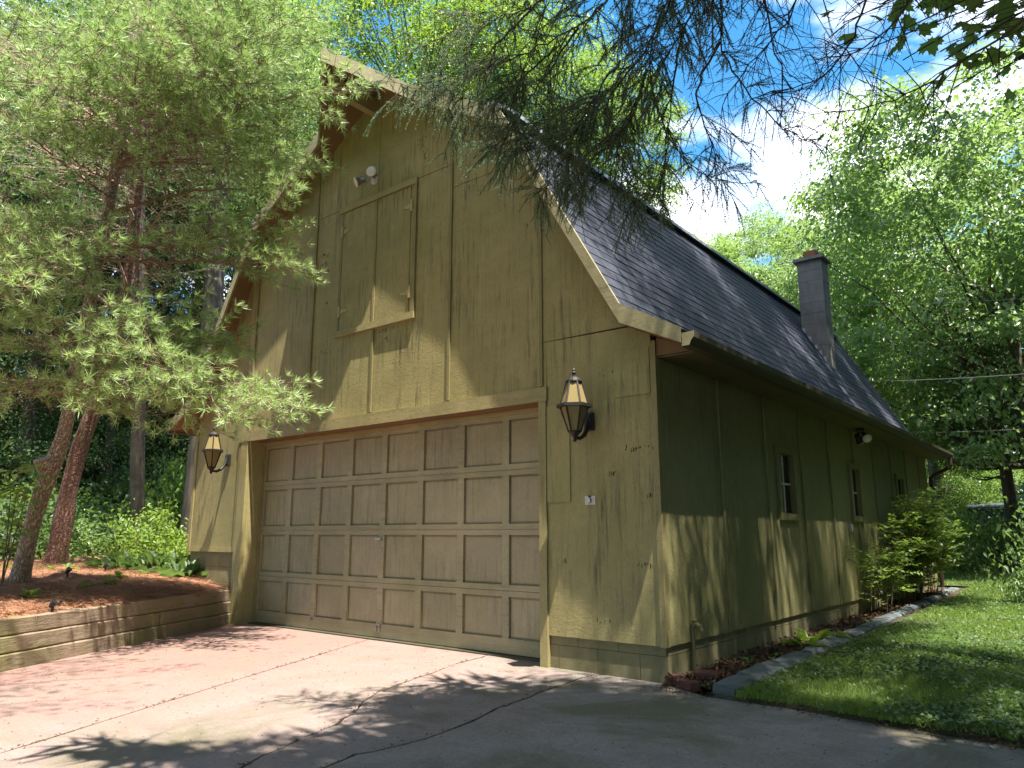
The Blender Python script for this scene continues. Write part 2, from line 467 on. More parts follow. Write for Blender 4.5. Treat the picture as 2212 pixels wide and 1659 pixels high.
class MB:
    def __init__(self):
        self.v, self.f = [], []

    def add(self, vs, fs):
        n = len(self.v)
        self.v += [tuple(map(float, p)) for p in vs]
        self.f += [tuple(i + n for i in q) for q in fs]
        return self

    def box(self, x0, x1, y0, y1, z0, z1):
        p = [(x, y, z) for z in (z0, z1) for y in (y0, y1) for x in (x0, x1)]
        return self.add(p, [(0, 2, 3, 1), (4, 5, 7, 6), (0, 1, 5, 4), (2, 6, 7, 3), (0, 4, 6, 2), (1, 3, 7, 5)])

    def hexa(self, a, b):
        """a, b: two quads (4 points each), joined into a solid"""
        return self.add(list(a) + list(b), [(3, 2, 1, 0), (4, 5, 6, 7), (0, 1, 5, 4), (1, 2, 6, 5), (2, 3, 7, 6), (3, 0, 4, 7)])

    def prism(self, pts, off):
        """polygon pts (3D) extruded by vector off"""
        n = len(pts)
        off = np.array(off, float)
        q = [tuple(np.array(p) + off) for p in pts]
        fs = [tuple(range(n))[::-1], tuple(range(n, 2 * n))]
        fs += [(i, (i + 1) % n, n + (i + 1) % n, n + i) for i in range(n)]
        return self.add(list(pts) + q, fs)

    def tube(self, pts, rad, n=6, cap=True):
        pts = [np.array(p, float) for p in pts]
        if not hasattr(rad, '__len__'):
            rad = [rad] * len(pts)
        rings = []
        prev = None
        for i, p in enumerate(pts):
            t = pts[min(i + 1, len(pts) - 1)] - pts[max(i - 1, 0)]
            t = t / (np.linalg.norm(t) + 1e-9)
            if prev is None:
                a = np.cross(t, (0, 0, 1) if abs(t[2]) < 0.9 else (1, 0, 0))
            else:
                a = prev - t * (prev @ t)
            a = a / (np.linalg.norm(a) + 1e-9)
            prev = a
            bb = np.cross(t, a)
            rings.append([p + rad[i] * (math.cos(2 * math.pi * k / n) * a + math.sin(2 * math.pi * k / n) * bb) for k in range(n)])
        vs = [q for rg in rings for q in rg]
        fs = []
        for i in range(len(rings) - 1):
            for k in range(n):
                k2 = (k + 1) % n
                fs.append((i * n + k, i * n + k2, (i + 1) * n + k2, (i + 1) * n + k))
        if cap:
            fs.append(tuple(range(n))[::-1])
            fs.append(tuple((len(rings) - 1) * n + k for k in range(n)))
        return self.add(vs, fs)

    def lathe(self, c, prof, n=12, ax=(0, 0, 1)):
        ax = Vector(ax).normalized()
        q = ax.to_track_quat('Z', 'Y')
        vs, fs = [], []
        for r, z in prof:
            for k in range(n):
                a = 2 * math.pi * k / n
                vs.append(tuple(Vector(c) + q @ Vector((r * math.cos(a), r * math.sin(a), z))))
        for i in range(len(prof) - 1):
            for k in range(n):
                k2 = (k + 1) % n
                fs.append((i * n + k, i * n + k2, (i + 1) * n + k2, (i + 1) * n + k))
        fs.append(tuple(range(n))[::-1])
        fs.append(tuple((len(prof) - 1) * n + k for k in range(n)))
        return self.add(vs, fs)

    def build(self, name, mat, parent=None, smooth=False, bevel=0):
        me = bpy.data.meshes.new(name)
        me.from_pydata(self.v, [], self.f)
        bm = bmesh.new(); bm.from_mesh(me)
        bmesh.ops.recalc_face_normals(bm, faces=bm.faces)
        if bevel:
            bmesh.ops.bevel(bm, geom=list(bm.edges), offset=bevel, segments=1, affect='EDGES')
        bm.to_mesh(me); bm.free()
        if smooth:
            me.polygons.foreach_set("use_smooth", [True] * len(me.polygons))
        me.materials.append(M[mat])
        return link(bpy.data.objects.new(name, me), parent)


def B(name, mat, parent, x0, x1, y0, y1, z0, z1, bevel=0):
    return MB().box(x0, x1, y0, y1, z0, z1).build(name, mat, parent, bevel=bevel)


def vnoise(x, y, s=1.0, seed=0):
    """cheap smooth pseudo noise in [-1,1], works on arrays"""
    return (np.sin(x * 1.7 * s + seed) * np.cos(y * 1.3 * s - seed * 2.1) + 0.6 * np.sin(x * 3.1 * s - y * 2.3 * s + seed * 3.7)
            + 0.35 * np.sin(x * 6.7 * s + y * 5.9 * s + seed)) / 1.95


# ------------------------------------------------------------------ terrain
RW_A = np.array([-3.95, -4.97]); RW_B = np.array([-6.56, -0.02])          # retaining wall foot line
RW_D = (RW_B - RW_A) / np.linalg.norm(RW_B - RW_A)
RW_N = np.array([-RW_D[1], RW_D[0]])
if RW_N[0] > 0:
    RW_N = -RW_N                                                           # points into the bed


def h_bed(x, y):
    v = (x - RW_A[0]) * RW_N[0] + (y - RW_A[1]) * RW_N[1]
    base = 0.43 + 0.12 * (1 - np.exp(-np.maximum(v, 0) / 0.5)) + 0.055 * np.minimum(np.maximum(v, 0), 5.0) + 0.020 * np.clip(v - 5, 0, 14)
    return base + 0.02 * vnoise(x, y, 1.4, 2)


def h_ground(x, y):
    x = np.asarray(x, float); y = np.asarray(y, float)
    v = (x - RW_A[0]) * RW_N[0] + (y - RW_A[1]) * RW_N[1]
    left = np.where(v > 0, h_bed(x, y) - 0.05, 0)
    ramp_ = np.clip((v - 0.12) / 1.0, 0, 1)
    zl = -0.10 + ramp_ * (left + 0.10)
    right = np.where(y > -0.3, 0.0, -0.10) + 0.010 * np.clip(y, 0, 60)
    wl = np.clip((-6.0 - x) / 2.0, 0, 1)
    wl = np.where(y < 0.3, 1.0, wl)
    inside = np.where((y < 0.3) & (v <= 0.12), 1.0, 0.0)
    z = np.where(y < 0.3, np.where(v > 0.12, zl, -0.10), right * (1 - wl) + zl * wl)
    z = np.where((y >= -0.3) & (y < 0.3) & (x > 0.0), -0.03, z)
    z = np.where((x > -7.6) & (x < -0.1) & (y > -0.2) & (y < 11.5), -0.10, z)
    far = np.hypot(x, y)
    return z + np.clip(far - 45, 0, 200) * 0.05


def grid_mesh(xs, ys, hf):
    X, Y = np.meshgrid(xs, ys)
    V = np.stack([X, Y, hf(X, Y)], -1).reshape(-1, 3)
    nx, ny = len(xs), len(ys)
    i = np.arange(nx * ny).reshape(ny, nx)
    F = np.stack([i[:-1, :-1], i[:-1, 1:], i[1:, 1:], i[1:, :-1]], -1).reshape(-1, 4)
    return V, F


def axis(lo, hi, near_lo, near_hi, fine):
    a = list(np.arange(near_lo, near_hi, fine))
    s = fine; p = near_lo; left = []
    while p > lo:
        s *= 1.25; p -= s; left.append(p)
    s = fine; p = a[-1]; right = []
    while p < hi:
        s *= 1.25; p += s; right.append(p)
    return np.array(left[::-1] + a + right)


V, F = grid_mesh(axis(-400, 400, -14, 8, 0.3), axis(-300, 400, -8, 20, 0.3), h_ground)
tag(obj_np("ground", V, F, 'ground', smooth=True), kind="structure")

# lawn sheet beside the garage, up to the driveway edge
LAWN_EDGE = [(0.45, -0.26), (1.06, -0.25), (1.63, -0.33), (2.5, -0.42), (4.0, -0.75), (6.5, -1.3), (12.0, -2.0)]


def edge_y(x):
    return np.interp(x, [p[0] for p in LAWN_EDGE], [p[1] for p in LAWN_EDGE])


def h_lawn(x, y):
    return 0.035 + 0.010 * np.clip(y, 0, 60) + 0.012 * vnoise(x, y, 1.2, 5)


xs = np.concatenate([np.arange(0.62, 4, 0.2), np.arange(4, 13, 0.6)])
us = np.concatenate([np.linspace(0, 1, 20) ** 1.0 * 8, 8 + np.arange(1, 25) * 1.6])
X, U = np.meshgrid(xs, us)
Y = edge_y(X) + 0.01 + U
V = np.stack([X, Y, np.where(U < 0.01, -0.02, h_lawn(X, Y))], -1).reshape(-1, 3)
nx = len(xs); i = np.arange(V.shape[0]).reshape(-1, nx)
F = np.stack([i[:-1, :-1], i[:-1, 1:], i[1:, 1:], i[1:, :-1]], -1).reshape(-1, 4)
V2, F2 = grid_mesh(np.linspace(-9, 0.62, 14), np.linspace(12.1, 46, 24), h_lawn)
V, F = np.concatenate([V, V2]), np.concatenate([F, F2 + len(V)])
tag(obj_np("lawn", V, F, 'lawn', smooth=True), kind="structure")

# raised bed of pine straw behind the timbers
us = np.concatenate([np.arange(-7, 9.5, 0.16)])
vs_ = np.concatenate([[0.03], np.arange(0.1, 7.2, 0.16)])
Uu, Vv = np.meshgrid(us, vs_)
X = RW_A[0] + RW_D[0] * Uu + RW_N[0] * Vv
Y = RW_A[1] + RW_D[1] * Uu + RW_N[1] * Vv
Z = h_bed(X, Y) + 0.02 * vnoise(X, Y, 4.0, 3) + 0.012 * vnoise(X, Y, 11.0, 8)
edge = np.clip((Vv - 5.3 + 0.7 * vnoise(X, Y, .8, 1)) / 1.0, 0, 1)
Z = Z - 0.12 * edge
keep = ~((X > -7.72) & (Y > -0.02))
V = np.stack([X, Y, Z], -1).reshape(-1, 3)
i = np.arange(V.shape[0]).reshape(X.shape)
F = np.stack([i[:-1, :-1], i[:-1, 1:], i[1:, 1:], i[1:, :-1]], -1).reshape(-1, 4)
kf = keep.reshape(-1)[F].all(1)
bed = obj_np("planting_bed", V, F[kf], 'bed', smooth=True)
tag(bed, kind="structure")

# driveway slabs with real joints and cracks between them
drv = thing("driveway", (0, -4, 0), None, None)
tag(drv, kind="structure")
L0 = [(-2.2, -8.3), (-3.95, -4.97), (-5.6, -1.85), (-6.56, -0.02), (-6.45, 0.0), (-6.41, 0.30)]
L1 = [(-0.2, -9.5), (-1.98, -4.15), (-2.39, -3.24), (-2.90, -2.12), (-3.86, 0.03), (-3.97, 0.30)]
L2 = [(1.6, -9.5), (0.25, -5.6), (-0.35, -4.2), (-0.70, -3.44), (-0.93, -2.9), (-1.03, -2.55), (-1.26, -2.2), (-1.43, -2.01), (-1.61, -1.69), (-1.70, -1.36), (-1.77, -1.14), (-1.98, -0.45), (-2.05, 0.03), (-2.12, 0.30)]
L3 = [(2.6, -9.5), (0.6, -5.2), (-0.1, -3.9), (-0.36, -3.16), (-0.42, -2.91), (-0.36, -2.6), (-0.39, -2.11), (-0.50, -1.62), (-0.55, -1.35), (-0.61, -0.97), (-0.66, -0.42), (-0.70, 0.02)]


def slab(left, right, gap=0.006, wob=0.006):
    l = [(x + gap + random.uniform(-wob, wob), y) for x, y in left]
    r = [(x - gap + random.uniform(-wob, wob), y) for x, y in right]
    pts = [(x, y, -0.09) for x, y in l] + [(x, y, -0.09) for x, y in r[::-1]]
    return MB().prism(pts, (0, 0, 0.09)).build("concrete_slab", 'concrete', drv)


def dense(L, n=5, w=0.006):
    o = []
    for a, b in zip(L[:-1], L[1:]):
        for k in range(n):
            t = k / n
            o.append((a[0] + (b[0] - a[0]) * t + (random.uniform(-w, w) if k else 0), a[1] + (b[1] - a[1]) * t))
    return o + [L[-1]]


random.seed(3)
L1d, L2d, L3d = dense(L1, 4, 0.003), dense(L2, 3, 0.018), dense(L3, 3, 0.02)
slab(L0, L1d, 0.007, 0.001); slab(L1d, L2d, 0.008, 0.009); slab([p for p in L2d], [p for p in L3d if p[1] < 0.1], 0.009, 0.010)
RB = [(12, -9.5), (12, -2.02), (6.5, -1.32), (4.0, -0.77), (2.5, -0.44), (1.63, -0.35), (1.06, -0.27), (0.45, -0.28), (0.12, -0.06), (0.0, -0.02), (-0.70, 0.0)]
pts = [(x + 0.009, y, -0.09) for x, y in L3d[:-1]] + [(x, y, -0.09) for x, y in RB[::-1]]
MB().prism(pts, (0, 0, 0.088)).build("concrete_slab", 'concrete', drv)
# apron strip behind everything (towards the street, behind the camera)
MB().box(-10, 14, -40, -9.52, -0.09, -0.004).build("concrete_slab", 'concrete', drv)

# ------------------------------------------------------------------ garage
G = thing("garage", (-3.9, 0, 0), "olive green gambrel roof garage with wide panelled door and hay hood", "garage")
XC = -3.915
PROF = [(0.0, 7.10), (2.33, 5.67), (3.735, 3.20), (4.315, 2.88)]     # roof top line: half width, height
LEN = 11.75
OV = 0.27


def roof_z(hw):
    return np.interp(hw, [p[0] for p in PROF], [p[1] for p in PROF])


def panel_poly(x0, x1, z0, z1=None, drop=0.13):
    """outline of a front panel between x0 and x1, its top cut to the gambrel"""
    xs = [x0] + sorted(x for x in (XC - 2.33, XC, XC + 2.33, XC - 3.735, XC + 3.735) if x0 < x < x1) + [x1]
    tops = []
    for x in xs:
        z = float(roof_z(abs(x - XC))) - drop
        if z1 is not None:
            z = min(z, z1)
        tops.append((x, z))
    return [(x0, z0), (x1, z0)] + tops[::-1]


def front_panel(x0, x1, z0, z1=None, proud=0.0):
    pts = [(x, -0.022 - proud, z) for x, z in panel_poly(x0, x1, z0, z1)]
    return MB().prism(pts, (0, 0.02, 0)).build("siding_panel", 'siding', G)


g = 0.003
front_panel(-7.83, -6.585, 0.95)
front_panel(-6.415 + g, -5.07 - g, 2.625)
front_panel(-5.07 + g, -3.82 - g, 2.625, 5.46 - g)
front_panel(-5.07 + g, -3.82 - g, 5.46 + g, None, 0.004)
front_panel(-3.82 + g, -2.52 - g, 2.625, 5.46 - g)
front_panel(-3.82 + g, -2.52 - g, 5.46 + g, None, 0.004)
front_panel(-2.52 + g, -1.24 - g, 2.625, 5.16 - g)
front_panel(-2.52 + g, -1.24 - g, 5.16 + g, None, 0.002)
front_panel(-1.24 + g, -0.20, 3.085 + g, None, 0.003)
front_panel(-1.185, -0.03, 0.285, 3.085 - g)
front_panel(-1.24 + g, -1.185 - g, 2.63, 3.085 - g)
# narrow fill between the casing and the first batten on the left
front_panel(-6.585 + g, -6.415 - g, 2.625)
# dark core behind the siding so no light leaks through the joints
MB().prism([(x, 0.002, z) for x, z in panel_poly(-7.82, -6.42, 0.3)], (0, 0.05, 0)).prism(
    [(x, 0.002, z) for x, z in panel_poly(-6.42, -1.26, 2.55)], (0, 0.05, 0)).prism(
    [(x, 0.002, z) for x, z in panel_poly(-1.26, -0.01, 0.1)], (0, 0.05, 0)).build("wall_core", 'core', G)


def batten(x, z0, z1, w=0.035, mat='batten'):
    return B("batten", mat, G, x - w / 2, x + w / 2, -0.042, -0.0235, z0, z1)


batten(-1.24, 2.64, float(roof_z(abs(-1.24 - XC))) - 0.16)
batten(-2.52, 2.64, float(roof_z(abs(-2.52 - XC))) - 0.16)
batten(-3.82, 2.64, 3.665)
batten(-5.07, 2.64, float(roof_z(abs(-5.07 - XC))) - 0.16)
batten(-6.42, 2.64, float(roof_z(abs(-6.42 - XC))) - 0.16)
batten(-6.62, 0.96, 2.60, 0.03)
# corner boards
B("corner_board", 'trim_v', G, -0.028, 0.024, -0.040, 0.03, 0.28, 2.90)
B("corner_board", 'trim_v', G, -7.86, -7.80, -0.040, 0.03, 0.95, 2.76)
# horizontal break boards / repair patches
B("patch_board", 'siding', G, -0.41, -0.045, -0.030, -0.0235, 2.43, 2.85)
B("patch_board", 'siding', G, -1.183, -0.915, -0.034, -0.0235, 1.50, 2.43)
B("patch_board", 'siding', G, -7.80, -6.65, -0.0305, -0.0235, 0.95, 1.02)

# bare spots where the paint has come away: slivers of exposed primer
random.seed(19)


def chips(cx_, cz_, w, h, n, mat='primer', y=-0.0226):
    mb = MB()
    for _ in range(n):
        x, z = cx_ + random.gauss(0, w / 2.2), cz_ + random.gauss(0, h / 2.4)
        a_, b_ = random.uniform(.002, .008), random.uniform(.005, .024)
        mb.prism([(x - a_, y, z - b_ * random.uniform(.3, 1)), (x + a_ * random.uniform(-.3, .6), y, z - b_), (x + a_, y, z + b_ * random.uniform(.2, .9)), (x - a_ * .3, y, z + b_)], (0, -0.0012, 0))
    tag(mb.build("bare_paint_spots", mat, G), kind="stuff")


M['primer'] = simple('bare_primer', (0.11, 0.035, 0.03), (0.06, 0.03, 0.02), 40, 0.9, 0.3)
M['bare_dark'] = simple('bare_weathered_ply', (0.07, 0.055, 0.035), (0.04, 0.035, 0.02), 40, 0.9, 0.3)
for (cx_, cz_, w, h, n, mt) in ((-.20, 1.95, .16, .03, 15, 'primer'), (-.46, 1.74, .07, .03, 8, 'primer'), (-.08, 1.53, .05, .03, 7, 'primer'), (-.15, .94, .12, .025, 11, 'primer'), (-1.0, .96, .04, .02, 4, 'primer'), (-.5, .45, .3, .02, 6, 'bare_dark'),
                                (-4.86, 4.90, .16, .05, 12, 'primer'), (-4.88, 4.78, .12, .04, 9, 'primer'), (-4.84, 4.66, .16, .05, 14, 'primer'), (-4.8, 4.2, .06, .05, 4, 'bare_dark'), (-4.82, 3.52, .3, .08, 10, 'primer'), (-3.62, 3.62, .18, .03, 14, 'primer'), (-3.60, 3.52, .06, .05, 6, 'primer'),
                                (-2.12, 5.32, .08, .06, 10, 'bare_dark'), (-2.1, 5.1, .1, .2, 12, 'bare_dark'), (-3.05, 5.95, .16, .1, 12, 'bare_dark'), (-2.98, 5.75, .05, .12, 8, 'bare_dark'), (-1.42, 4.35, .1, .1, 5, 'bare_dark'), (-4.35, 5.35, .2, .02, 8, 'bare_dark'), (-.35, 2.65, .2, .22, 14, 'bare_dark'), (-3.4, 3.2, .1, .02, 5, 'bare_dark')):
    chips(cx_, cz_, w, h, n, mt, -0.0226 if mt == 'primer' or cz_ < 5.5 else -0.0266)

# door casing
B("door_casing", 'trim', G, -6.63, -1.17, -0.052, -0.0245, 2.485, 2.625)
B("door_casing", 'trim_v', G, -6.585, -6.405, -0.046, 0.0, 0.0, 2.484)
B("door_casing", 'trim_v', G, -1.272, -1.185, -0.046, 0.0, 0.0, 2.484)
# jambs and head of the recess
B("door_jamb", 'trim_v', G, -6.44, -6.402, 0.001, 0.27, 0.0, 2.52)
B("door_jamb", 'trim_v', G, -1.274, -1.24, 0.001, 0.27, 0.0, 2.52)
B("door_head", 'soffit', G, -6.40, -1.276, 0.001, 0.27, 2.486, 2.53)
B("door_stop", 'trim', G, -6.40, -1.276, 0.20, 0.235, 2.44, 2.484)
B("door_stop", 'trim_v', G, -6.40, -6.37, 0.20, 0.235, 0.0, 2.44)
B("door_stop", 'trim_v', G, -1.306, -1.276, 0.20, 0.235, 0.0, 2.44)

# sectional door: 4 sections of 8 panels
GD = MB().box(-6.38, -1.29, 0.272, 0.30, 0.015, 2.52).build("garage_door", 'door', G)
DX0, DX1, DZ0, DZ1 = -6.392, -1.284, 0.02, 2.478
SH = (DZ1 - DZ0) / 4
CW = (DX1 - DX0) / 8
for r in range(4):
    z0, z1 = DZ0 + r * SH, DZ0 + (r + 1) * SH
    bot = 0.15 if r == 0 else 0.058
    top = 0.085 if r == 3 else 0.058
    B("door_rail", 'door_rail', GD, DX0, DX1, 0.236, 0.268, z0 + 0.002, z0 + bot)
    B("door_rail", 'door_rail', GD, DX0, DX1, 0.236, 0.268, z1 - top, z1 - 0.002)
    for c in range(9):
        x = DX0 + c * CW
        w = 0.046
        xa, xb = max(DX0, x - w), min(DX1, x + w)
        B("door_stile", 'door_rail', GD, xa, xb, 0.2365, 0.268, z0 + bot + 0.0005, z1 - top - 0.0005)
    for c in range(8):
        xa, xb = DX0 + c * CW + 0.047, DX0 + (c + 1) * CW - 0.047
        if c == 0: xa = DX0 + 0.047
        za, zb = z0 + bot + 0.001, z1 - top - 0.001
        # a flat field with sloped margins
        mb = MB()
        s = 0.022
        mb.hexa([(xa, 0.270, za), (xb, 0.270, za), (xb, 0.270, zb), (xa, 0.270, zb)],
                [(xa + s, 0.258 + random.uniform(-.001, .001), za + s), (xb - s, 0.258, za + s), (xb - s, 0.258, zb - s), (xa + s, 0.258, zb - s)])
        mb.build("door_panel", 'door', GD)
hx = DX0 + 4 * CW
MB().lathe((hx - 0.005, 0.236, 1.14), [(0.022, 0), (0.022, 0.012), (0.010, 0.016), (0.010, 0.05)], 10, (0, -1, 0)).box(hx - 0.07, hx + 0.03, 0.180, 0.192, 1.132, 1.152).build("handle", 'chrome', GD)
MB().lathe((hx, 0.236, 1.01), [(0.017, 0), (0.017, 0.006), (0.012, 0.008)], 10, (0, -1, 0)).build("lock", 'chrome', GD)
for dx in (-0.03, 0.03):
    pass
MB().box(hx - 0.035, hx + 0.035, 0.224, 0.2355, 0.155, 0.172).box(hx - 0.035, hx - 0.024, 0.215, 0.2355, 0.09, 0.154).box(hx + 0.024, hx + 0.035, 0.215, 0.2355, 0.09, 0.154).build("lift_handle", 'chrome', GD)
MB().box(DX0 + 2 * CW - 0.02, DX0 + 2 * CW + 0.02, 0.226, 0.2355, 0.12, 0.155).build("lift_handle", 'chrome', GD)
B("threshold", 'gutter', G, -6.40, -1.276, 0.15, 0.30, 0.0008, 0.014)

# loft door: two leaves in a frame
LD = MB().box(-4.50, -3.15, -0.0305, -0.0235, 3.73, 5.42).build("loft_door", 'siding', G)
B("door_leaf", 'siding', LD, -4.47, -3.838, -0.042, -0.031, 3.775, 5.385)
B("door_leaf", 'siding', LD, -3.802, -3.195, -0.042, -0.031, 3.775, 5.385)
B("door_trim", 'trim', LD, -4.56, -3.085, -0.058, -0.0235, 5.395, 5.47)
B("door_trim", 'trim', LD, -4.56, -3.085, -0.062, -0.0235, 3.685, 3.765)
B("door_trim", 'batten', LD, -3.14, -3.088, -0.054, -0.0235, 3.766, 5.394)
B("door_trim", 'batten', LD, -4.545, -4.50, -0.036, -0.0235, 3.766, 5.394)
B("door_trim", 'batten', LD, -3.838, -3.802, -0.054, -0.032, 3.767, 5.393)
for x, s in ((-3.165, -1), (-4.485, 1)):
    for z in (5.12, 4.02):
        mb = MB().box(x - 0.02, x + 0.02, -0.0625, -0.0545 if s < 0 else -0.0425, z - 0.075, z + 0.075)
        a = x + s * 0.022
        mb.prism([(a, -0.0435, z - 0.035), (a, -0.0435, z + 0.035), (a + s * 0.14, -0.0435, z + 0.006), (a + s * 0.14, -0.0435, z - 0.006)], (0, -0.008, 0))
        mb.build("hinge", 'hinge', LD)

# ---- side wall facing the lawn
SB = [1.26, 2.52, 3.71, 4.91, 6.15, 7.33, 8.53, 9.72, 10.9]
WIN = [(2.82, 3.45, 1.36, 2.22), (5.83, 6.44, 1.38, 2.24), (8.80, 9.46, 1.38, 2.26)]
ZB, ZT = 0.285, 2.765
for a, b in zip([0.03] + SB, SB + [LEN]):
    y0, y1 = a + g, b - g
    cut = [w for w in WIN if w[0] < y1 and w[1] > y0]
    mb = MB()
    if not cut:
        mb.box(0.0, 0.02, y0, y1, ZB, ZT)
    else:
        wy0, wy1, wz0, wz1 = cut[0]
        wy0 += 0.07; wy1 -= 0.07; wz0 += 0.07; wz1 -= 0.07
        if wy0 > y0: mb.box(0.0, 0.02, y0, wy0, ZB, ZT)
        if wy1 < y1: mb.box(0.0, 0.02, wy1, y1, ZB, ZT)
        c0, c1 = max(y0, wy0), min(y1, wy1)
        mb.box(0.0, 0.02, c0, c1, ZB, wz0)
        mb.box(0.0, 0.02, c0, c1, wz1, ZT)
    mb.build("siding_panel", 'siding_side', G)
for y in SB:
    w = [q for q in WIN if q[0] < y < q[1]]
    segs = [(ZB, ZT)] if not w else [(ZB, w[0][2] - 0.005), (w[0][3] + 0.005, ZT)]
    for z0, z1 in segs:
        B("batten", 'siding_side', G, 0.0215, 0.042, y - 0.018, y + 0.018, z0, z1)
for (y0, y1, z0, z1) in WIN:
    wdw = MB().box(0.0215, 0.052, y0, y1, z1 - 0.075, z1).box(0.0215, 0.052, y0, y1, z0 + 0.0, z0 + 0.075).box(
        0.0215, 0.050, y0, y0 + 0.075, z0 + 0.0755, z1 - 0.0755).box(0.0215, 0.050, y1 - 0.075, y1, z0 + 0.0755, z1 - 0.0755).build("window", 'siding_side', G)
    a0, a1, b0, b1 = y0 + 0.07, y1 - 0.07, z0 + 0.07, z1 - 0.07
    MB().box(-0.03, 0.0, a0, a0 + 0.02, b0, b1).box(-0.03, 0.0, a1 - 0.02, a1, b0, b1).box(-0.03, 0.0, a0 + 0.021, a1 - 0.021, b0, b0 + 0.02).box(
        -0.03, 0.0, a0 + 0.021, a1 - 0.021, b1 - 0.02, b1).build("window_frame", 'siding_side', wdw)
    ym, zm = (a0 + a1) / 2, (b0 + b1) / 2
    MB().box(-0.026, -0.006, ym - 0.011, ym + 0.011, b0 + 0.02, b1 - 0.02).box(-0.0255, -0.0065, a0 + 0.02, ym - 0.0112, zm - 0.012, zm + 0.012).box(
        -0.0255, -0.0065, ym + 0.0112, a1 - 0.02, zm - 0.012, zm + 0.012).build("window_bars", 'white_plastic', wdw)
    for ya, yb in ((a0 + 0.021, ym - 0.012), (ym + 0.012, a1 - 0.021)):
        for za, zb in ((b0 + 0.021, zm - 0.013), (zm + 0.013, b1 - 0.021)):
            B("pane", 'glass', wdw, -0.020, -0.016, ya, yb, za, zb)
# core, far and left walls
mb = MB().box(-0.13, -0.092, 0.05, LEN - 0.01, 0.0, 2.8)
mb.prism([(x, LEN - 0.04, z) for x, z in panel_poly(-7.82, -0.02, 0.0)], (0, 0.02, 0))
mb.box(-7.80, -7.78, 0.06, LEN - 0.06, 0.0, 2.8)
mb.build("wall_core", 'core', G)
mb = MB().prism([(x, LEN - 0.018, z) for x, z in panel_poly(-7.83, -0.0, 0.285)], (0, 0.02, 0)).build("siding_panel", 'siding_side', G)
B("siding_panel", 'siding_side', G, -7.83, -7.805, 0.031, LEN - 0.03, 0.95, 2.765)

# ---- foundation of concrete blocks
FD = MB().box(-1.19, -0.012, 0.012, 0.16, -0.09, 0.279).box(-0.16, -0.012, 0.161, LEN, -0.09, 0.279).box(-7.82, -6.58, 0.012, 0.16, -0.09, 0.945).box(
    -7.82, -7.7, 0.161, LEN, -0.09, 0.945).build("foundation", 'mortar', G)


def blocks_x(x0, x1, z0, z1, y=0.0, first=0.4):
    x = x1; k = 0
    while x > x0 + 0.02:
        w = first if k == 0 else 0.42
        a = max(x0, x - w)
        B("concrete_block", 'block', FD, a + 0.0025, x - 0.0025, y, y + 0.0115, z0 + 0.0025, z1 - 0.0025)
        x = a; k += 1


blocks_x(-1.185, 0.0, -0.06, 0.205, first=0.25)
blocks_x(-1.185, 0.0, 0.205, 0.283, first=0.46)
for z0, z1, f in ((0.32, 0.535, 0.3), (0.535, 0.745, 0.21), (0.745, 0.948, 0.42)):
    blocks_x(-7.825, -6.59, z0, z1, first=f)
for z0, z1, f in ((-0.06, 0.205, 0.2), (0.205, 0.283, 0.42)):
    y = 0.0; k = 0
    while y < LEN - 0.05:
        w = f if k == 0 else 0.42
        bnd = min(LEN, y + w)
        B("concrete_block", 'block', FD, -0.0115, 0.0, y + 0.0025 + (0.0125 if k == 0 else 0), bnd - 0.0025, z0 + 0.0025, z1 - 0.0025)
        y = bnd; k += 1

# ---- roof
TH = 0.10                                   # deck thickness, measured straight down
Y0R, Y1R = -OV, LEN + 0.22
HOOD = 0.87


def pt(s, hw, y, dz=0.0):
    return (XC + s * hw, y, float(roof_z(hw)) + dz)


mb = MB()
for s in (1, -1):
    for (a, b) in ((HOOD, 2.33), (2.33, 3.735), (3.735, 4.315)):
        q0 = [pt(s, a, Y0R, -0.012), pt(s, b, Y0R, -0.012), pt(s, b, Y1R, -0.012), pt(s, a, Y1R, -0.012)]
        mb.hexa(q0, [(x, y, z - 0.05) for x, y, z in q0])
    q0 = [pt(s, 0, -0.915, -0.012), pt(s, HOOD, Y0R, -0.012), pt(s, HOOD, Y1R, -0.012), pt(s, 0, Y1R, -0.012)]
    mb.hexa(q0, [(x, y, z - 0.05) for x, y, z in q0])
ROOF = mb.build("roof", 'core', G)


def course(s, pA, pB, y0, y1, name="shingle_course", skew=None, mb=None):
    """one course of shingle tabs from slope point pA (upper) to pB (lower); lower edge raised"""
    own = mb is None
    mb = mb or MB()
    dx, dz = pB[0] - pA[0], pB[1] - pA[1]
    L = math.hypot(dx, dz)
    nx_, nz_ = -dz / L, dx / L                    # outward normal for +hw falling slope
    y = y0 - random.uniform(0.0, 0.25)
    y00 = y0
    while y < y1:
        w = 0.305
        a, b = max(y0, y + 0.003), min(y1, y + w - 0.003)
        y += w
        if b - a < 0.02:
            continue
        t = 0.009 + random.uniform(-0.002, 0.002)
        e = random.uniform(-0.006, 0.006)
        ua, ub = (pA[0] - dx * 0.0, pA[1]), (pB[0] + dx * (0.09 + e), pB[1] + dz * (0.09 + e))
        P = lambda q, y, h: (XC + s * (q[0] + nx_ * h), y, q[1] + nz_ * h)
        aA, aB = a, a
        if skew is not None and a == y00:
            aA, aB = skew
        mb.hexa([P(ua, aA, 0.0), P(ub, aB, 0.0), P(ub, b, 0.0), P(ua, b, 0.0)], [P(ua, aA, 0.003), P(ub, aB, t), P(ub, b, t), P(ua, b, 0.003)])
    if own:
        return mb.build(name, 'shingle', ROOF)


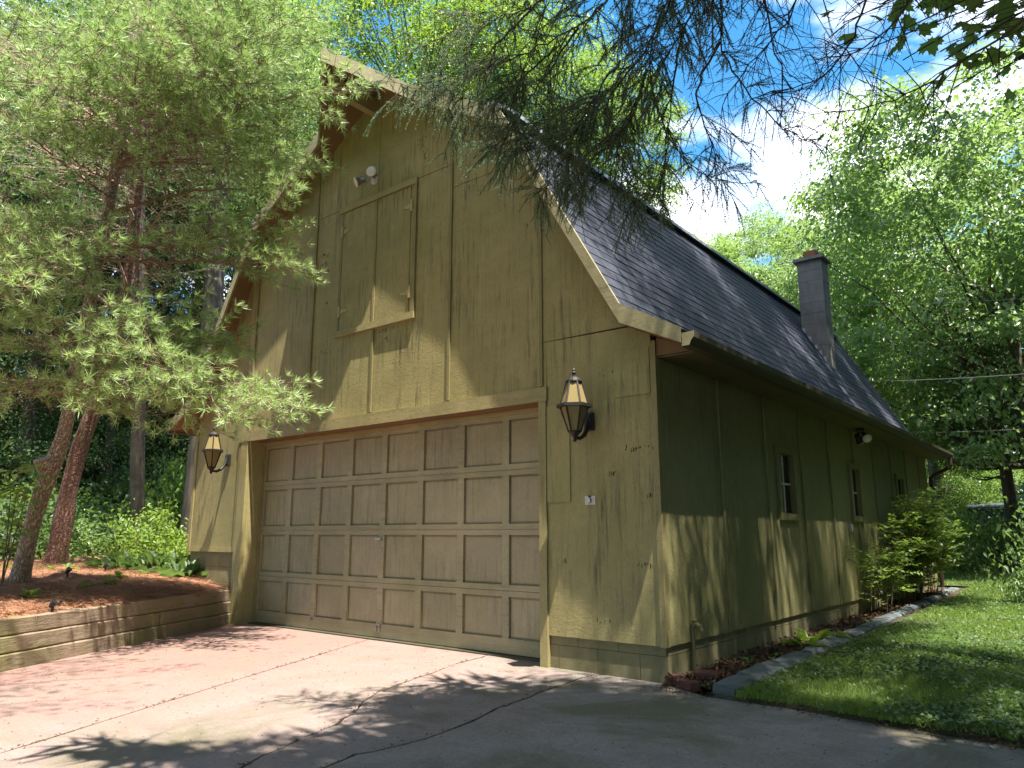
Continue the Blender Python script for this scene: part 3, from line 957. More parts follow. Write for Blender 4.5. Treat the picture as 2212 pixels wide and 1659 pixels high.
def slope_courses(a, b, exp=0.145):
    L = math.hypot(b[0] - a[0], b[1] - a[1])
    n = max(1, round(L / exp))
    for k in range(n):
        t0, t1 = k / n, (k + 1) / n
        yield ((a[0] + (b[0] - a[0]) * t0, a[1] + (b[1] - a[1]) * t0), (a[0] + (b[0] - a[0]) * t1, a[1] + (b[1] - a[1]) * t1))


for seg in ((PROF[1], PROF[2]), (PROF[2], PROF[3])):
    for pA, pB in slope_courses(*seg):
        course(1, pA, pB, Y0R - 0.015, Y1R)
mb = MB()
for pA, pB in slope_courses((0.02, 7.09), PROF[1]):
    hw = (pA[0] + pB[0]) / 2
    ya, yb = (float(np.interp(q[0], [0, HOOD], [-0.915, Y0R])) for q in (pA, pB))
    for sd_ in (1, -1):
        course(sd_, pA, pB, max(ya, yb) - 0.01, Y1R, mb=mb, skew=(ya - 0.01, yb - 0.01))
for seg in ((PROF[1], PROF[2]), (PROF[2], PROF[3])):
    for pA, pB in slope_courses(*seg):
        course(-1, pA, pB, Y0R - 0.015, Y1R, mb=mb)
tag(mb.build("upper_shingles", 'shingle', ROOF), kind="stuff")
# lip where the upper slope laps over the steep one, and the ridge cap
mb = MB()
for s in (1, -1):
    q = [pt(s, 2.25, Y0R - 0.02, 0.075), pt(s, 2.25, Y1R, 0.075)]
    a = [(XC + s * 2.16, Y0R - 0.02, 5.80), (XC + s * 2.44, Y0R - 0.02, 5.635), (XC + s * 2.44, Y1R, 5.635), (XC + s * 2.16, Y1R, 5.80)]
    mb.hexa(a, [(x, y, z + 0.045) for x, y, z in a])
mb.build("roof_lip", 'flashing', ROOF)  # pale flashing colour stands in for sunlight on the lip
mb = MB()
for s in (1, -1):
    a = [(XC, -0.94, 7.112), (XC + s * 0.14, -0.85, 7.026), (XC + s * 0.14, Y1R, 7.026), (XC, Y1R, 7.112)]
    mb.hexa(a, [(x, y, z + 0.018) for x, y, z in a])
mb.build("ridge_cap", 'shingle_edge', ROOF)


# rake boards on the front edge
def rake(s, p, q, h=0.17, h2=None, y_in=0.03, mat='rake', dz=0.022):
    (h0, y0), (h1, y1) = p, q
    a0 = (XC + s * h0, y0, float(roof_z(h0)) + dz); a1 = (XC + s * h1, y1, float(roof_z(h1)) + dz)
    A = [a0, a1, (a1[0], a1[1], a1[2] - (h2 or h)), (a0[0], a0[1], a0[2] - h)]
    return MB().hexa(A, [(x, y + y_in, z) for x, y, z in A]).build("rake_board", mat, G)


RY = -OV - 0.032
for s in (1, -1):
    rake(s, (0.0, -0.945), (HOOD, RY), 0.19)
    rake(s, (HOOD, RY), (2.33, RY), 0.19)
    rake(s, (2.33, RY), (3.735, RY), 0.21, 0.18)
    rake(s, (3.735, RY), (4.315, RY), 0.18, 0.135)
# rake soffits
for s in (1, -1):
    for (a, b) in ((HOOD, 2.33), (2.33, 3.735), (3.735, 4.315)):
        dz = -0.15
        A = [pt(s, a, -OV, dz), pt(s, b, -OV, dz if b < 4.3 else -0.11), pt(s, b, -0.0, dz if b < 4.3 else -0.11), pt(s, a, -0.0, dz)]
        MB().hexa(A, [(x, y, z - 0.012) for x, y, z in A]).build("rake_soffit", 'soffit', G)
    A = [pt(s, 0, -0.914, -0.15), pt(s, HOOD, -OV, -0.15), pt(s, HOOD, 0.0, -0.15), pt(s, 0, 0.0, -0.15)]
    MB().hexa(A, [(x, y, z - 0.012) for x, y, z in A]).build("hood_soffit", 'soffit', G)
B("hood_beam", 'trim', G, XC - 0.05, XC + 0.05, -0.78, -0.001, 6.60, 6.79)
# eaves along the lawn side and the far side
for s in (1, -1):
    x0, x1 = XC + s * 3.915, XC + s * 4.30
    xa, xb = min(x0, x1), max(x0, x1)
    for y0 in np.arange(0, LEN, 2.44):
        B("eave_soffit", 'eave_soffit', G, xa + (0.03 if s > 0 else 0), xb, y0 + 0.002, min(y0 + 2.44, LEN + 0.2) - 0.002, 2.745, 2.757)
    B("eave_fascia", 'eave_soffit', G, min(x1, x1 + s * 0.022), max(x1, x1 + s * 0.022), -OV, LEN + 0.21, 2.735, 2.865)
    # end of the eave box, flush with the front wall
    MB().prism([(x0 + s * 0.026, -0.018, 2.760), (x1, -0.018, 2.760), (x1, -0.018, 2.775), (x0 + s * 0.026, -0.018, 2.93)], (0, 0.016, 0)).build("eave_return", 'soffit', G)
# K-style gutter
gp = [(0.408, 2.845), (0.408, 2.735), (0.475, 2.735), (0.492, 2.775), (0.515, 2.800), (0.520, 2.850), (0.510, 2.850), (0.505, 2.806), (0.484, 2.783), (0.468, 2.742), (0.414, 2.742), (0.414, 2.845)]
gy0, gy1 = -OV - 0.02, LEN + 0.22
MB().prism([(x, gy0, z) for x, z in gp], (0, gy1 - gy0, 0)).build("gutter", 'gutter', G)
MB().prism([(x, gy0 - 0.004, z) for x, z in gp[1:6] + [(0.408, 2.845)]], (0, 0.003, 0)).build("gutter_end", 'rake', G)
MB().tube([(0.47, 11.8, 2.74), (0.47, 11.8, 2.60), (0.44, 11.8, 2.54), (0.14, 11.79, 2.40), (0.08, 11.78, 2.34), (0.08, 11.78, 0.1)], 0.04, 8).build("downspout", 'downspout', G)
MB().prism([(-x - 7.83, gy0, z) for x, z in gp], (0, gy1 - gy0, 0)).build("gutter", 'gutter', G)

# gutter debris on the far stretch
n = 1500
yy = rng.uniform(6.5, 12.0, n); P = np.stack([0.44 + rng.normal(0, .03, n), yy, 2.855 + rng.exponential(0.012, n)], -1)

# chimney of stacked blocks
CX0, CX1, CY0, CY1 = -1.22, -0.76, 8.28, 8.68
CH = MB().box(CX0 + 0.006, CX1 - 0.006, CY0 + 0.006, CY1 - 0.006, 3.3, 6.36).build("chimney", 'chimney_mortar', G)
zt = 6.36
k = 0
while zt > 3.9:
    zb = zt - 0.212
    j = 0.006 if k else 0.004
    MB().box(CX0 + random.uniform(0, .003), CX1 - random.uniform(0, .003), CY0 + random.uniform(0, .003), CY1, zb + 0.006, zt - 0.006).build("concrete_block", 'chimney', CH)
    zt = zb; k += 1
cap = MB().hexa([(CX0 - .06, CY0 - .06, 6.362), (CX1 + .06, CY0 - .06, 6.362), (CX1 + .06, CY1 + .06, 6.362), (CX0 - .06, CY1 + .06, 6.362)],
                [(CX0 - .05, CY0 - .05, 6.425), (CX1 + .05, CY0 - .05, 6.425), (CX1 + .05, CY1 + .05, 6.425), (CX0 - .05, CY1 + .05, 6.425)]).build("chimney_cap", 'chimney', CH)
MB().box(-1.11, -0.88, 8.36, 8.59, 6.426, 6.59).build("flue", 'flue', CH, bevel=0.01)
for i_, x in enumerate((-1.19, -1.09, -0.99, -0.92, -0.85)):
    z = 5.67 - 1.758 * ((x - XC) - 2.33)
    MB().prism([(x - .05, CY0 - 0.004, z + .06), (x + .035, CY0 - 0.004, z + .06), (x + .035, CY0 - 0.004, z - .05)], (0, 0.0035, 0)).build("flashing", 'flashing', CH)

# ------------------------------------------------------------------ things fixed to the garage
def lantern(x, z, label):
    cx_, cy_ = x, -0.29
    t = thing("wall_lantern", (x, -0.05, z - 0.12), label, "wall lantern", "lanterns beside the garage door")
    hexp = lambda r, zz: [(cx_ + r * math.cos(math.pi / 6 + k * math.pi / 3 + math.pi / 6 - math.pi / 6), cy_ + r * math.sin(math.pi / 6 + k * math.pi / 3), zz) for k in range(6)]
    zr = z
    T, Mid, Bo = hexp(0.068, zr + 0.225), hexp(0.128, zr + 0.01), hexp(0.055, zr - 0.235)
    Mid2 = hexp(0.128, zr - 0.012)
    mb = MB()
    for k in range(6):
        mb.tube([T[k], Mid[k]], 0.0085, 5); mb.tube([Mid2[k], Bo[k]], 0.0085, 5)
        mb.tube([T[k], T[(k + 1) % 6]], 0.010, 5); mb.tube([Bo[k], Bo[(k + 1) % 6]], 0.009, 5)
    mb.build("frame", 'black_metal', t)
    hx_ = lambda r, zz: [(cx_ + r * math.cos(math.pi / 6 + k * math.pi / 3), cy_ + r * math.sin(math.pi / 6 + k * math.pi / 3), zz) for k in range(6)]
    mb = MB()
    mb.prism(hx_(0.160, zr - 0.012), (0, 0, 0.005))
    o_, i_ = hx_(0.163, 0), hx_(0.150, 0)
    for k in range(6):
        k2 = (k + 1) % 6
        mb.hexa([(*o_[k][:2], zr - .014), (*o_[k2][:2], zr - .014), (*i_[k2][:2], zr - .014), (*i_[k][:2], zr - .014)],
                [(*o_[k][:2], zr + .014), (*o_[k2][:2], zr + .014), (*i_[k2][:2], zr + .014), (*i_[k][:2], zr + .014)])
    mb.build("gallery_ring", 'black_metal', t)
    for k in range(6):
        k2 = (k + 1) % 6
        sh = lambda p: (cx_ + (p[0] - cx_) * 0.965, cy_ + (p[1] - cy_) * 0.965, p[2])
        for q in ([T[k], T[k2], Mid[k2], Mid[k]], [Mid2[k], Mid2[k2], Bo[k2], Bo[k]]):
            a = [sh(p) for p in q]
            b_ = [(cx_ + (p[0] - cx_) * 0.97, cy_ + (p[1] - cy_) * 0.97, p[2]) for p in a]
            MB().hexa(a, b_).build("glass_pane", 'amber', t)
    MB().lathe((cx_, cy_, zr + 0.225), [(0.078, 0), (0.074, 0.014), (0.052, 0.034), (0.034, 0.046), (0.014, 0.056), (0.012, 0.07), (0.020, 0.08), (0.020, 0.088), (0.010, 0.10), (0.014, 0.112), (0.006, 0.13)], 12).build("finial", 'black_metal', t, smooth=False)
    MB().lathe((cx_, cy_, zr - 0.325), [(0.012, 0), (0.018, 0.012), (0.012, 0.03), (0.028, 0.05), (0.042, 0.07), (0.062, 0.09)], 12).build("base_cup", 'black_metal', t)
    MB().tube([(cx_, cy_, zr - 0.03), (cx_, cy_, zr - 0.10)], 0.016, 8).tube([(cx_, cy_, zr - 0.10), (cx_, cy_, zr - 0.15)], [0.013, 0.024], 8).build("bulb", 'white_plastic', t)
    MB().tube([(cx_, cy_ + 0.01, zr - 0.285), (cx_, cy_ + 0.08, zr - 0.288), (cx_, cy_ + 0.15, zr - 0.255), (cx_, cy_ + 0.20, zr - 0.19), (cx_, cy_ + 0.225, zr - 0.11), (cx_, cy_ + 0.24, zr - 0.07)], [0.016, 0.018, 0.021, 0.022, 0.022, 0.02], 8).build("arm", 'black_metal', t, smooth=True)
    MB().box(cx_ - 0.05, cx_ + 0.05, -0.062, -0.0245, zr - 0.20, zr - 0.03).box(cx_ - 0.036, cx_ + 0.036, -0.075, -0.0625, zr - 0.18, zr - 0.05).build("backplate", 'black_metal', t, bevel=0.006)


lantern(-0.68, 2.345, "dark hexagonal wall lantern with amber glass right of the garage door")
lantern(-6.90, 2.365, "dark hexagonal wall lantern with sunlit amber glass left of the garage door")


def flood(loc, dirs, label, down=False):
    x, y, z = loc
    t = thing("floodlight", loc, label, "floodlight")
    if down:
        MB().lathe((x, y, z - 0.03), [(0.06, 0), (0.06, 0.03)], 14).build("mount", 'black_metal', t)
    else:
        MB().lathe((x, y, z), [(0.065, 0.0), (0.062, 0.02), (0.03, 0.03)], 14, (0, -1, 0)).build("mount", 'white_plastic', t)
    for dx_, (ax, ay, az) in dirs:
        a = np.array((ax, ay, az), float); a /= np.linalg.norm(a)
        c0 = np.array((x + dx_ * 0.35, y - (0 if down else 0.05), z - (0.05 if down else 0)))
        neck = np.array((x + dx_, y - (0.02 if down else 0.10), z - (0.10 if down else 0)))
        h = MB().tube([c0, neck], 0.018, 8).lathe(neck, [(0.025, -0.02), (0.038, 0.0), (0.04, 0.05), (0.06, 0.10), (0.07, 0.115)], 14, a).build("lamp_head", 'black_metal' if down else 'chrome', t, smooth=False)
        MB().lathe(neck + a * 0.116, [(0.068, 0.0), (0.055, 0.012), (0.025, 0.02)], 14, a).build("lens", 'lens', h)


flood((-3.90, -0.023, 5.69), [(0.10, (0.55, -1, -0.05)), (-0.10, (-0.5, -0.8, -0.45))], "twin bulb floodlight high on the gable above the loft door")
flood((0.2, 6.0, 2.744), [(0.06, (0.5, -0.75, -0.6)), (-0.05, (0.3, 0.6, -0.8))], "twin floodlight hanging under the eave above the side windows", True)
t = thing("key_switch", (-0.70, -0.023, 1.505), "small white key switch plate on the wall below the lantern", "switch")
B("plate", 'white_plastic', t, -0.757, -0.643, -0.029, -0.0235, 1.465, 1.545, bevel=0.002)
MB().lathe((-0.705, -0.029, 1.505), [(0.024, 0), (0.024, 0.012), (0.018, 0.02)], 14, (0, -1, 0)).build("key_cylinder", 'chrome', t)
MB().box(-0.712, -0.690, -0.040, -0.0295, 1.532, 1.548).build("cover_hinge", 'black_metal', t)
t = thing("outdoor_outlet", (0.021, 5.62, 1.28), "small grey outlet box on the shaded side wall", "outlet")
B("box", 'chrome', t, 0.0215, 0.065, 5.585, 5.655, 1.23, 1.34, bevel=0.004)
B("lid", 'white_plastic', t, 0.066, 0.073, 5.59, 5.65, 1.24, 1.33, bevel=0.002)
t = thing("hose_tap", (0.03, 0.42, 0.0), "small grey standpipe tap against the side wall near the front corner", "tap")
MB().tube([(0.045, 0.42, -0.04), (0.045, 0.42, 0.40)], 0.016, 8).build("pipe", 'block', t)
MB().tube([(0.045, 0.42, 0.40), (0.075, 0.42, 0.44), (0.12, 0.41, 0.42), (0.13, 0.41, 0.38)], [0.022, 0.024, 0.02, 0.018], 8).lathe((0.06, 0.42, 0.44), [(0.012, 0), (0.03, 0.02), (0.03, 0.03)], 8).build("spout", 'block', t)

# utility wires
def wire(a, b_, label, sag=0.25, r=0.011):
    a, b_ = np.array(a), np.array(b_)
    pts = [a + (b_ - a) * q - np.array((0, 0, sag * 4 * q * (1 - q))) for q in np.linspace(0, 1, 14)]
    tag(MB().tube(pts, r, 5).build("utility_wire", 'wire'), label, "wire", "wires running off behind the garage")


wire((-0.77, 8.66, 5.5), at(2420, 628, 14.5), "pale utility wire running from behind the chimney into the trees", 0.06, 0.0045)
wire(at(1870, 824, 17.5), at(2420, 790, 16), "pale utility wire above the far end of the eave", 0.05, 0.0045)
wire(at(1930, 935, 20), at(2420, 912, 18), "thin dark utility wire lowest of the three beside the eave", 0.05, 0.004)

# ------------------------------------------------------------------ retaining wall of timbers
RW = thing("retaining_wall", (RW_B[0], RW_B[1], 0), "low retaining wall of three stacked mossy timbers beside the driveway", "retaining wall")
Lw = np.linalg.norm(RW_B - RW_A)
random.seed(11)


def timber(u0, u1, z0, z1, off):
    n = max(2, int((u1 - u0) / 0.22))
    V, F = [], []
    for i in range(n + 1):
        u = u0 + (u1 - u0) * i / n
        w0 = off + random.uniform(-.004, .004); w1 = w0 + 0.15
        ring = []
        for (v, z) in ((w0 + .008, z0), (w0, z0 + .012), (w0 + random.uniform(-.003, .003), z1 - .012), (w0 + .012, z1 + random.uniform(-.004, .002)), (w1, z1), (w1, z0)):
            p = RW_A + RW_D * u + RW_N * v
            ring.append((p[0], p[1], z))
        V += ring
    k = 6
    for i in range(n):
        for j in range(k):
            j2 = (j + 1) % k
            F.append((i * k + j, i * k + j2, (i + 1) * k + j2, (i + 1) * k + j))
    F.append(tuple(range(k))[::-1]); F.append(tuple(n * k + j for j in range(k)))
    MB().add(V, F).build("timber", 'timber', RW)


for row, (z0, z1, cuts, off) in enumerate(((-0.05, 0.142, [-1.6, 1.35, 3.55, Lw - 0.02], 0.0), (0.148, 0.295, [-1.6, 0.6, 4.1, Lw], 0.016), (0.301, 0.452, [-1.6, 2.3, Lw + 0.01], 0.03))):
    for a, b_ in zip(cuts[:-1], cuts[1:]):
        timber(a + 0.004, b_ - 0.004, z0, z1, off)
# ------------------------------------------------------------------ stone edging, bricks, small stones
SE = thing("stone_edging", (0.5, 0, 0), "grey weathered stone edging strip between the side bed and the lawn", "edging")
random.seed(5)
y = -0.13; first = True
path_x = lambda y: 0.53 - 0.012 * y - 0.004 * max(0, y - 4)
while y < 11:
    L = 0.50 if first else random.uniform(0.55, 0.95)
    first = False
    if 4.6 < y < 5.2 and False:
        pass
    n = 5
    V, F = [], []
    tilt = random.uniform(-.012, .012); lift = random.uniform(-.008, .012) + 0.010 * y
    for i in range(n + 1):
        yy = y + 0.006 + (L - 0.012) * i / n
        xc = path_x(yy)
        w = 0.098 - (0.003 * max(0, yy - 3)) + 0.012 * math.sin(yy * 9)
        for (dx_, z) in ((-w, -.05), (-w + random.uniform(-.012, .012), .045), (-w + .02, .068 - tilt), (w - .035, .062 + tilt + random.uniform(-.004, .004)), (w + random.uniform(-.018, .012), .035 + tilt), (w, -.05)):
            V.append((xc + dx_, yy, z + lift))
    for i in range(n):
        for j in range(6):
            j2 = (j + 1) % 6
            F.append((i * 6 + j, i * 6 + j2, (i + 1) * 6 + j2, (i + 1) * 6 + j))
    F.append((5, 4, 3, 2, 1, 0)); F.append(tuple(n * 6 + j for j in range(6)))
    MB().add(V, F).build("edging_stone", 'stone', SE)
    y += L


def loose_brick(c, rot, label, dims=(0.30, 0.10, 0.075), tilt=0.0):
    me = MB().box(-dims[0] / 2, dims[0] / 2, -dims[1] / 2, dims[1] / 2, 0, dims[2]).build("brick", 'brick', None, bevel=0.006)
    me.location = c
    me.rotation_euler = (tilt, 0, rot)
    tag(me, label, "brick")


loose_brick((0.17, -0.07, -0.005), math.radians(-30), "red brick lying at the foot of the garage corner", (0.36, 0.09, 0.075), 0.05)
loose_brick((0.26, 0.21, 0.0), math.radians(12), "squat red brick set back beside the first edging stone", (0.2, 0.16, 0.09))
# soil in the side bed
V, F = grid_mesh(np.linspace(0.0, 0.66, 9), np.arange(-0.12, 11.8, 0.15), lambda x, y: 0.012 + 0.010 * np.clip(y, 0, 60) + 0.02 * (1 - np.abs(x - .3) / .4) + 0.012 * vnoise(x, y, 5, 1))
tag(obj_np("side_bed", V, F, 'soil', smooth=True), kind="structure")


# ================================================================== foliage
def unit(a):
    return a / (np.linalg.norm(a, axis=-1, keepdims=True) + 1e-9)


def needles_np(P, D, per, length, width, spread, seed, curve=0.0):
    """thin triangles fanning forward from points P along directions D"""
    r = np.random.default_rng(seed)
    n = len(P)
    Pn = np.repeat(P, per, 0); Dn = np.repeat(D, per, 0)
    R = unit(r.normal(size=(n * per, 3)))
    R = unit(R - Dn * (R * Dn).sum(1, keepdims=True))
    a = r.uniform(spread[0], spread[1], (n * per, 1))
    nd = unit(Dn * np.cos(a) + R * np.sin(a))
    nd[:, 2] -= curve * r.uniform(0, 1, n * per)
    nd = unit(nd)
    L = r.uniform(length[0], length[1], (n * per, 1))
    side = unit(np.cross(nd, unit(r.normal(size=(n * per, 3))))) * width
    b0 = Pn - side * 0.5
    V = np.stack([b0, b0 + side, Pn + nd * L], 1).reshape(-1, 3)
    F = np.arange(len(V)).reshape(-1, 3)
    return V, F


def leaves_np(P, N, size, seed, aspect=0.6, droop=0.0):
    """one rhombic leaf (two triangles, folded a little) at each point P facing N"""
    r = np.random.default_rng(seed)
    n = len(P)
    t = unit(np.cross(N, unit(r.normal(size=(n, 3)))))
    b_ = np.cross(N, t)
    s = (r.uniform(0.65, 1.25, (n, 1)) * size)
    fold = N * s * 0.12
    tip = P + t * s - np.array([0, 0, droop]) * s
    mid = P + t * s * 0.45
    V = np.stack([P, mid + b_ * s * aspect * 0.5 + fold, tip, mid - b_ * s * aspect * 0.5 + fold], 1).reshape(-1, 3)
    i = np.arange(n) * 4
    F = np.stack([np.stack([i, i + 1, i + 2], 1), np.stack([i, i + 2, i + 3], 1)], 1).reshape(-1, 3)
    return V, F


def tubes_np(segs, n=3):
    """many tapered straight segments: list of (p, q, r0, r1) -> arrays"""
    A = np.array([s[0] for s in segs]); Bq = np.array([s[1] for s in segs])
    r0 = np.array([s[2] for s in segs])[:, None]; r1 = np.array([s[3] for s in segs])[:, None]
    t = unit(Bq - A)
    ref = np.where(np.abs(t[:, 2:3]) < 0.9, np.array([[0, 0, 1.0]]), np.array([[1.0, 0, 0]]))
    a = unit(np.cross(t, ref)); b_ = np.cross(t, a)
    V = []
    for (C_, r) in ((A, r0), (Bq, r1)):
        for k in range(n):
            th = 2 * math.pi * k / n
            V.append(C_ + r * (math.cos(th) * a + math.sin(th) * b_))
    V = np.stack(V, 1)
    m_ = len(segs)
    base = (np.arange(m_) * 2 * n)[:, None]
    F = []
    for k in range(n):
        k2 = (k + 1) % n
        F.append(np.concatenate([base + k, base + k2, base + n + k2, base + n + k], 1))
    return V.reshape(-1, 3), np.stack(F, 1).reshape(-1, 4)


def bez(p0, p1, p2, n):
    t = np.linspace(0, 1, n)[:, None]
    return (1 - t) ** 2 * p0 + 2 * t * (1 - t) * p1 + t ** 2 * p2


def trunk_mesh(pts, rad, name, mat, parent, n=14, rough=0.06, seed=0):
    """smooth trunk with bark lumps"""
    r = np.random.default_rng(seed)
    pts = np.array(pts, float); rad = np.array(rad, float)
    s = np.concatenate([[0], np.cumsum(np.linalg.norm(np.diff(pts, axis=0), axis=1))])
    m_ = max(8, int(s[-1] / 0.18))
    q = np.linspace(0, s[-1], m_)
    # Catmull style smoothing through linear interpolation + blur
    P = np.stack([np.interp(q, s, pts[:, i]) for i in range(3)], 1)
    for _ in range(3):
        P[1:-1] = 0.25 * P[:-2] + 0.5 * P[1:-1] + 0.25 * P[2:]
    R = np.interp(q, s, rad)
    T = unit(np.gradient(P, axis=0))
    a = unit(np.cross(T, np.array([[0.2, 1, 0.1]]))); b_ = np.cross(T, a)
    th = np.arange(n) * 2 * math.pi / n
    ph = r.uniform(0, 6.28, 6)
    RR = R[:, None] * (1 + rough * np.sin(3 * th[None] + q[:, None] * 2.1 + ph[0]) + rough * 0.7 * np.sin(5 * th[None] - q[:, None] * 3.3 + ph[1]) + rough * 0.5 * np.sin(2 * th[None] + q[:, None] * 7 + ph[2]))
    V = P[:, None] + RR[..., None] * (np.cos(th)[None, :, None] * a[:, None] + np.sin(th)[None, :, None] * b_[:, None])
    i = np.arange(m_ * n).reshape(m_, n)
    F = np.stack([i[:-1], np.roll(i, -1, 1)[:-1], np.roll(i, -1, 1)[1:], i[1:]], -1).reshape(-1, 4)
    return obj_np(name, V.reshape(-1, 3), F, mat, parent, smooth=True)


def hz(x, y):
    return float(h_ground(x, y))


# ------------------------------------------------------------------ white pines on the left
def polyz(pts, z):
    pts = np.array(pts)
    return np.array([np.interp(z, pts[:, 2], pts[:, i]) for i in range(3)])


def pine(name, label, trunk, rad, limbs, mats, seed, per=24, needle=(0.075, 0.12), width=0.0045, twigs=0.10, bare=0.32, group=None, tuft_step=0.055):
    r = np.random.default_rng(seed)
    t = thing(name, trunk[0], label, "tree", group)
    trunk_mesh(trunk, rad, "trunk", mats[0], t, seed=seed)
    segs, TP, TD = [], [], []
    for (z0, tip) in limbs:
        p0 = polyz(trunk, z0)
        tip = np.array(tip)
        L = np.linalg.norm(tip - p0)
        mid = 0.5 * (p0 + tip) + np.array([0, 0, r.uniform(-0.12, 0.10) * L]) + r.normal(0, 0.05 * L, 3) * np.array([1, 1, .3])
        n = max(6, int(L / 0.16))
        C_ = bez(p0, mid, tip, n)
        C_[1:-1] += r.normal(0, 0.012, (n - 2, 3))
        rr = np.interp(np.linspace(0, 1, n), [0, 1], [0.012 + 0.009 * L, 0.004])
        for i in range(n - 1):
            segs.append((C_[i], C_[i + 1], rr[i], rr[i + 1]))
        m_ = int(L / twigs)
        for k in range(m_):
            u = (k + r.uniform(0, 1)) / m_
            u = 0.12 + 0.88 * u
            j = u * (n - 1); i = min(n - 2, int(j)); base = C_[i] + (C_[i + 1] - C_[i]) * (j - i)
            dirv = unit(C_[min(n - 1, i + 1)] - C_[max(0, i - 1)])
            sdir = np.cross(dirv, (0, 0, 1)); sdir = unit(sdir) * (1 if r.random() < 0.5 else -1)
            ang = r.uniform(0.5, 1.15)
            d0 = unit(dirv * math.cos(ang) + sdir * math.sin(ang) + np.array([0, 0, r.normal(0.05, 0.28)]))
            tl = r.uniform(0.35, 0.85) * (0.55 + 0.6 * (1 - abs(u - 0.6)))
            dead = u < bare or (u < bare + 0.25 and r.random() < 0.45)
            if dead: tl *= 0.8
            e = base + d0 * tl + np.array([0, 0, (-0.12 if dead else 0.06) * tl])
            md = 0.5 * (base + e) + r.normal(0, 0.05 * tl, 3)
            Q = bez(base, md, e, 5)
            w = 0.0045 if not dead else 0.0055
            for i2 in range(4):
                segs.append((Q[i2], Q[i2 + 1], w, w * 0.75))
            if dead:
                for _ in range(3):
                    b2 = Q[r.integers(1, 5)]
                    segs.append((b2, b2 + unit(d0 + r.normal(0, .7, 3)) * r.uniform(.12, .35), 0.0035, 0.0022))
                continue
            # side shoots with tufts
            ns = max(2, int(tl / 0.13))
            for s_ in range(ns + 1):
                uu = 0.3 + 0.7 * s_ / ns
                j = uu * 4; i2 = min(3, int(j)); bp = Q[i2] + (Q[i2 + 1] - Q[i2]) * (j - i2)
                td = unit(Q[min(4, i2 + 1)] - Q[max(0, i2 - 1)])
                if s_ < ns:
                    sh = unit(td + unit(np.cross(td, (0, 0, 1))) * (1 if s_ % 2 else -1) * r.uniform(.6, 1.1) + np.array([0, 0, r.normal(.1, .3)]))
                    sl_ = r.uniform(0.08, 0.22)
                else:
                    sh, sl_ = td, 0.10
                ep = bp + sh * sl_
                segs.append((bp, ep, 0.003, 0.0025))
                kk = max(1, int(sl_ / tuft_step))
                for q_ in range(kk):
                    TP.append(bp + sh * sl_ * (q_ + 1) / kk); TD.append(unit(sh + np.array([0, 0, 0.25])))
    V, F = tubes_np(segs, 3)
    obj_np("branches", V, F, mats[1], t)
    V, F = needles_np(np.array(TP), np.array(TD), per, needle, width, (0.25, 1.15), seed + 1, 0.12)
    tag(obj_np("crown", V, F, mats[2], t), kind="stuff")
    print(name, "tufts", len(TP), "tris", len(F))
    return t


PA = [at(40, 1262, 10.9), at(47, 1240, 10.8), at(59, 1165, 10.7), at(84, 1084, 10.6), at(103, 1015, 10.6), at(124, 987, 10.6), at(140, 947, 10.6), at(149, 885, 10.6), at(168, 780, 10.7), at(200, 620, 10.8), at(240, 430, 11), at(270, 250, 11.3), at(290, 60, 11.8), at(300, -200, 12.8)]
A_L = [(3.4, 600, 880, 8.6), (3.5, 480, 740, 9.5), (3.3, 470, 860, 8.8), (3.4, 330, 700, 9.2), (3.2, 310, 905, 9.3), (3.1, 230, 840, 9.0), (3.1, 60, 860, 9.0),
       (3.2, -60, 900, 9.5), (3.6, -40, 720, 9.3), (3.8, 200, 640, 9.2), (3.5, 90, 760, 9.0), (3.6, 380, 800, 8.6), (3.4, 545, 905, 8.9), (3.5, 150, 700, 8.8), (3.3, 400, 900, 9.4), (3.5, 430, 790, 9.1),
       (4.6, 622, 572, 9.2), (4.8, 590, 470, 9.6), (4.7, 530, 540, 9.4), (5.2, 610, 410, 9.8), (4.6, 440, 500, 9.6),
       (4.5, -50, 520, 9.0), (4.6, 60, 470, 9.3), (4.8, 110, 560, 9.0), (5.0, -30, 400, 9.0), (4.4, -30, 610, 8.8), (4.3, 30, 650, 9.2),
       (5.8, 727, 196, 9.4), (6.0, 655, 300, 9.8), (6.0, 590, 330, 9.8), (6.2, 600, 230, 9.6), (6.6, 690, 50, 9.7), (6.5, 560, 180, 9.5), (6.7, 635, 130, 10), (7.0, 610, 30, 10), (6.8, 450, 150, 9.5),
       (6.5, 400, 250, 9.5), (6.3, 300, 200, 9.4), (6.3, 180, 260, 9.4), (6.2, 80, 180, 9.2), (6.6, 0, 80, 9.3), (6.8, 200, 80, 9.5), (7.0, 350, 50, 9.6), (7.2, 480, 10, 9.8), (5.8, 480, 330, 9.6), (5.6, 250, 330, 9.5),
       (5.6, 100, 300, 9.2), (5.4, -20, 220, 9.0), (7.4, 740, -60, 10), (7.5, 500, -80, 10), (7.5, 300, -80, 9.8), (7.5, 100, -60, 9.6), (6.6, 690, 10, 9.9), (6.4, 530, 90, 9.6), (6.4, 400, 100, 9.4), (6.2, 300, 120, 9.2), (6.0, 140, 130, 9.1), (6.0, 560, 270, 9.7), (5.8, 610, 350, 9.9)]
A_L = [(z, x - 70 if (x > 560 and x != 727 and y < 350) else x, y, d_) for z, x, y, d_ in A_L if z < 7.35]
pine("pine_tree", "near white pine with pale crooked trunk and stub of a cut limb", PA, [.125, .105, .092, .09, .105, .095, .08, .075, .072, .07, .065, .06, .045, .02],
     [(z, at(x, y, d_)) for z, x, y, d_ in A_L], ('bark_pine', 'twig', 'needle_pine'), 21, per=20, width=0.0085, needle=(.085, .14), tuft_step=0.075, twigs=0.075, bare=0.46)
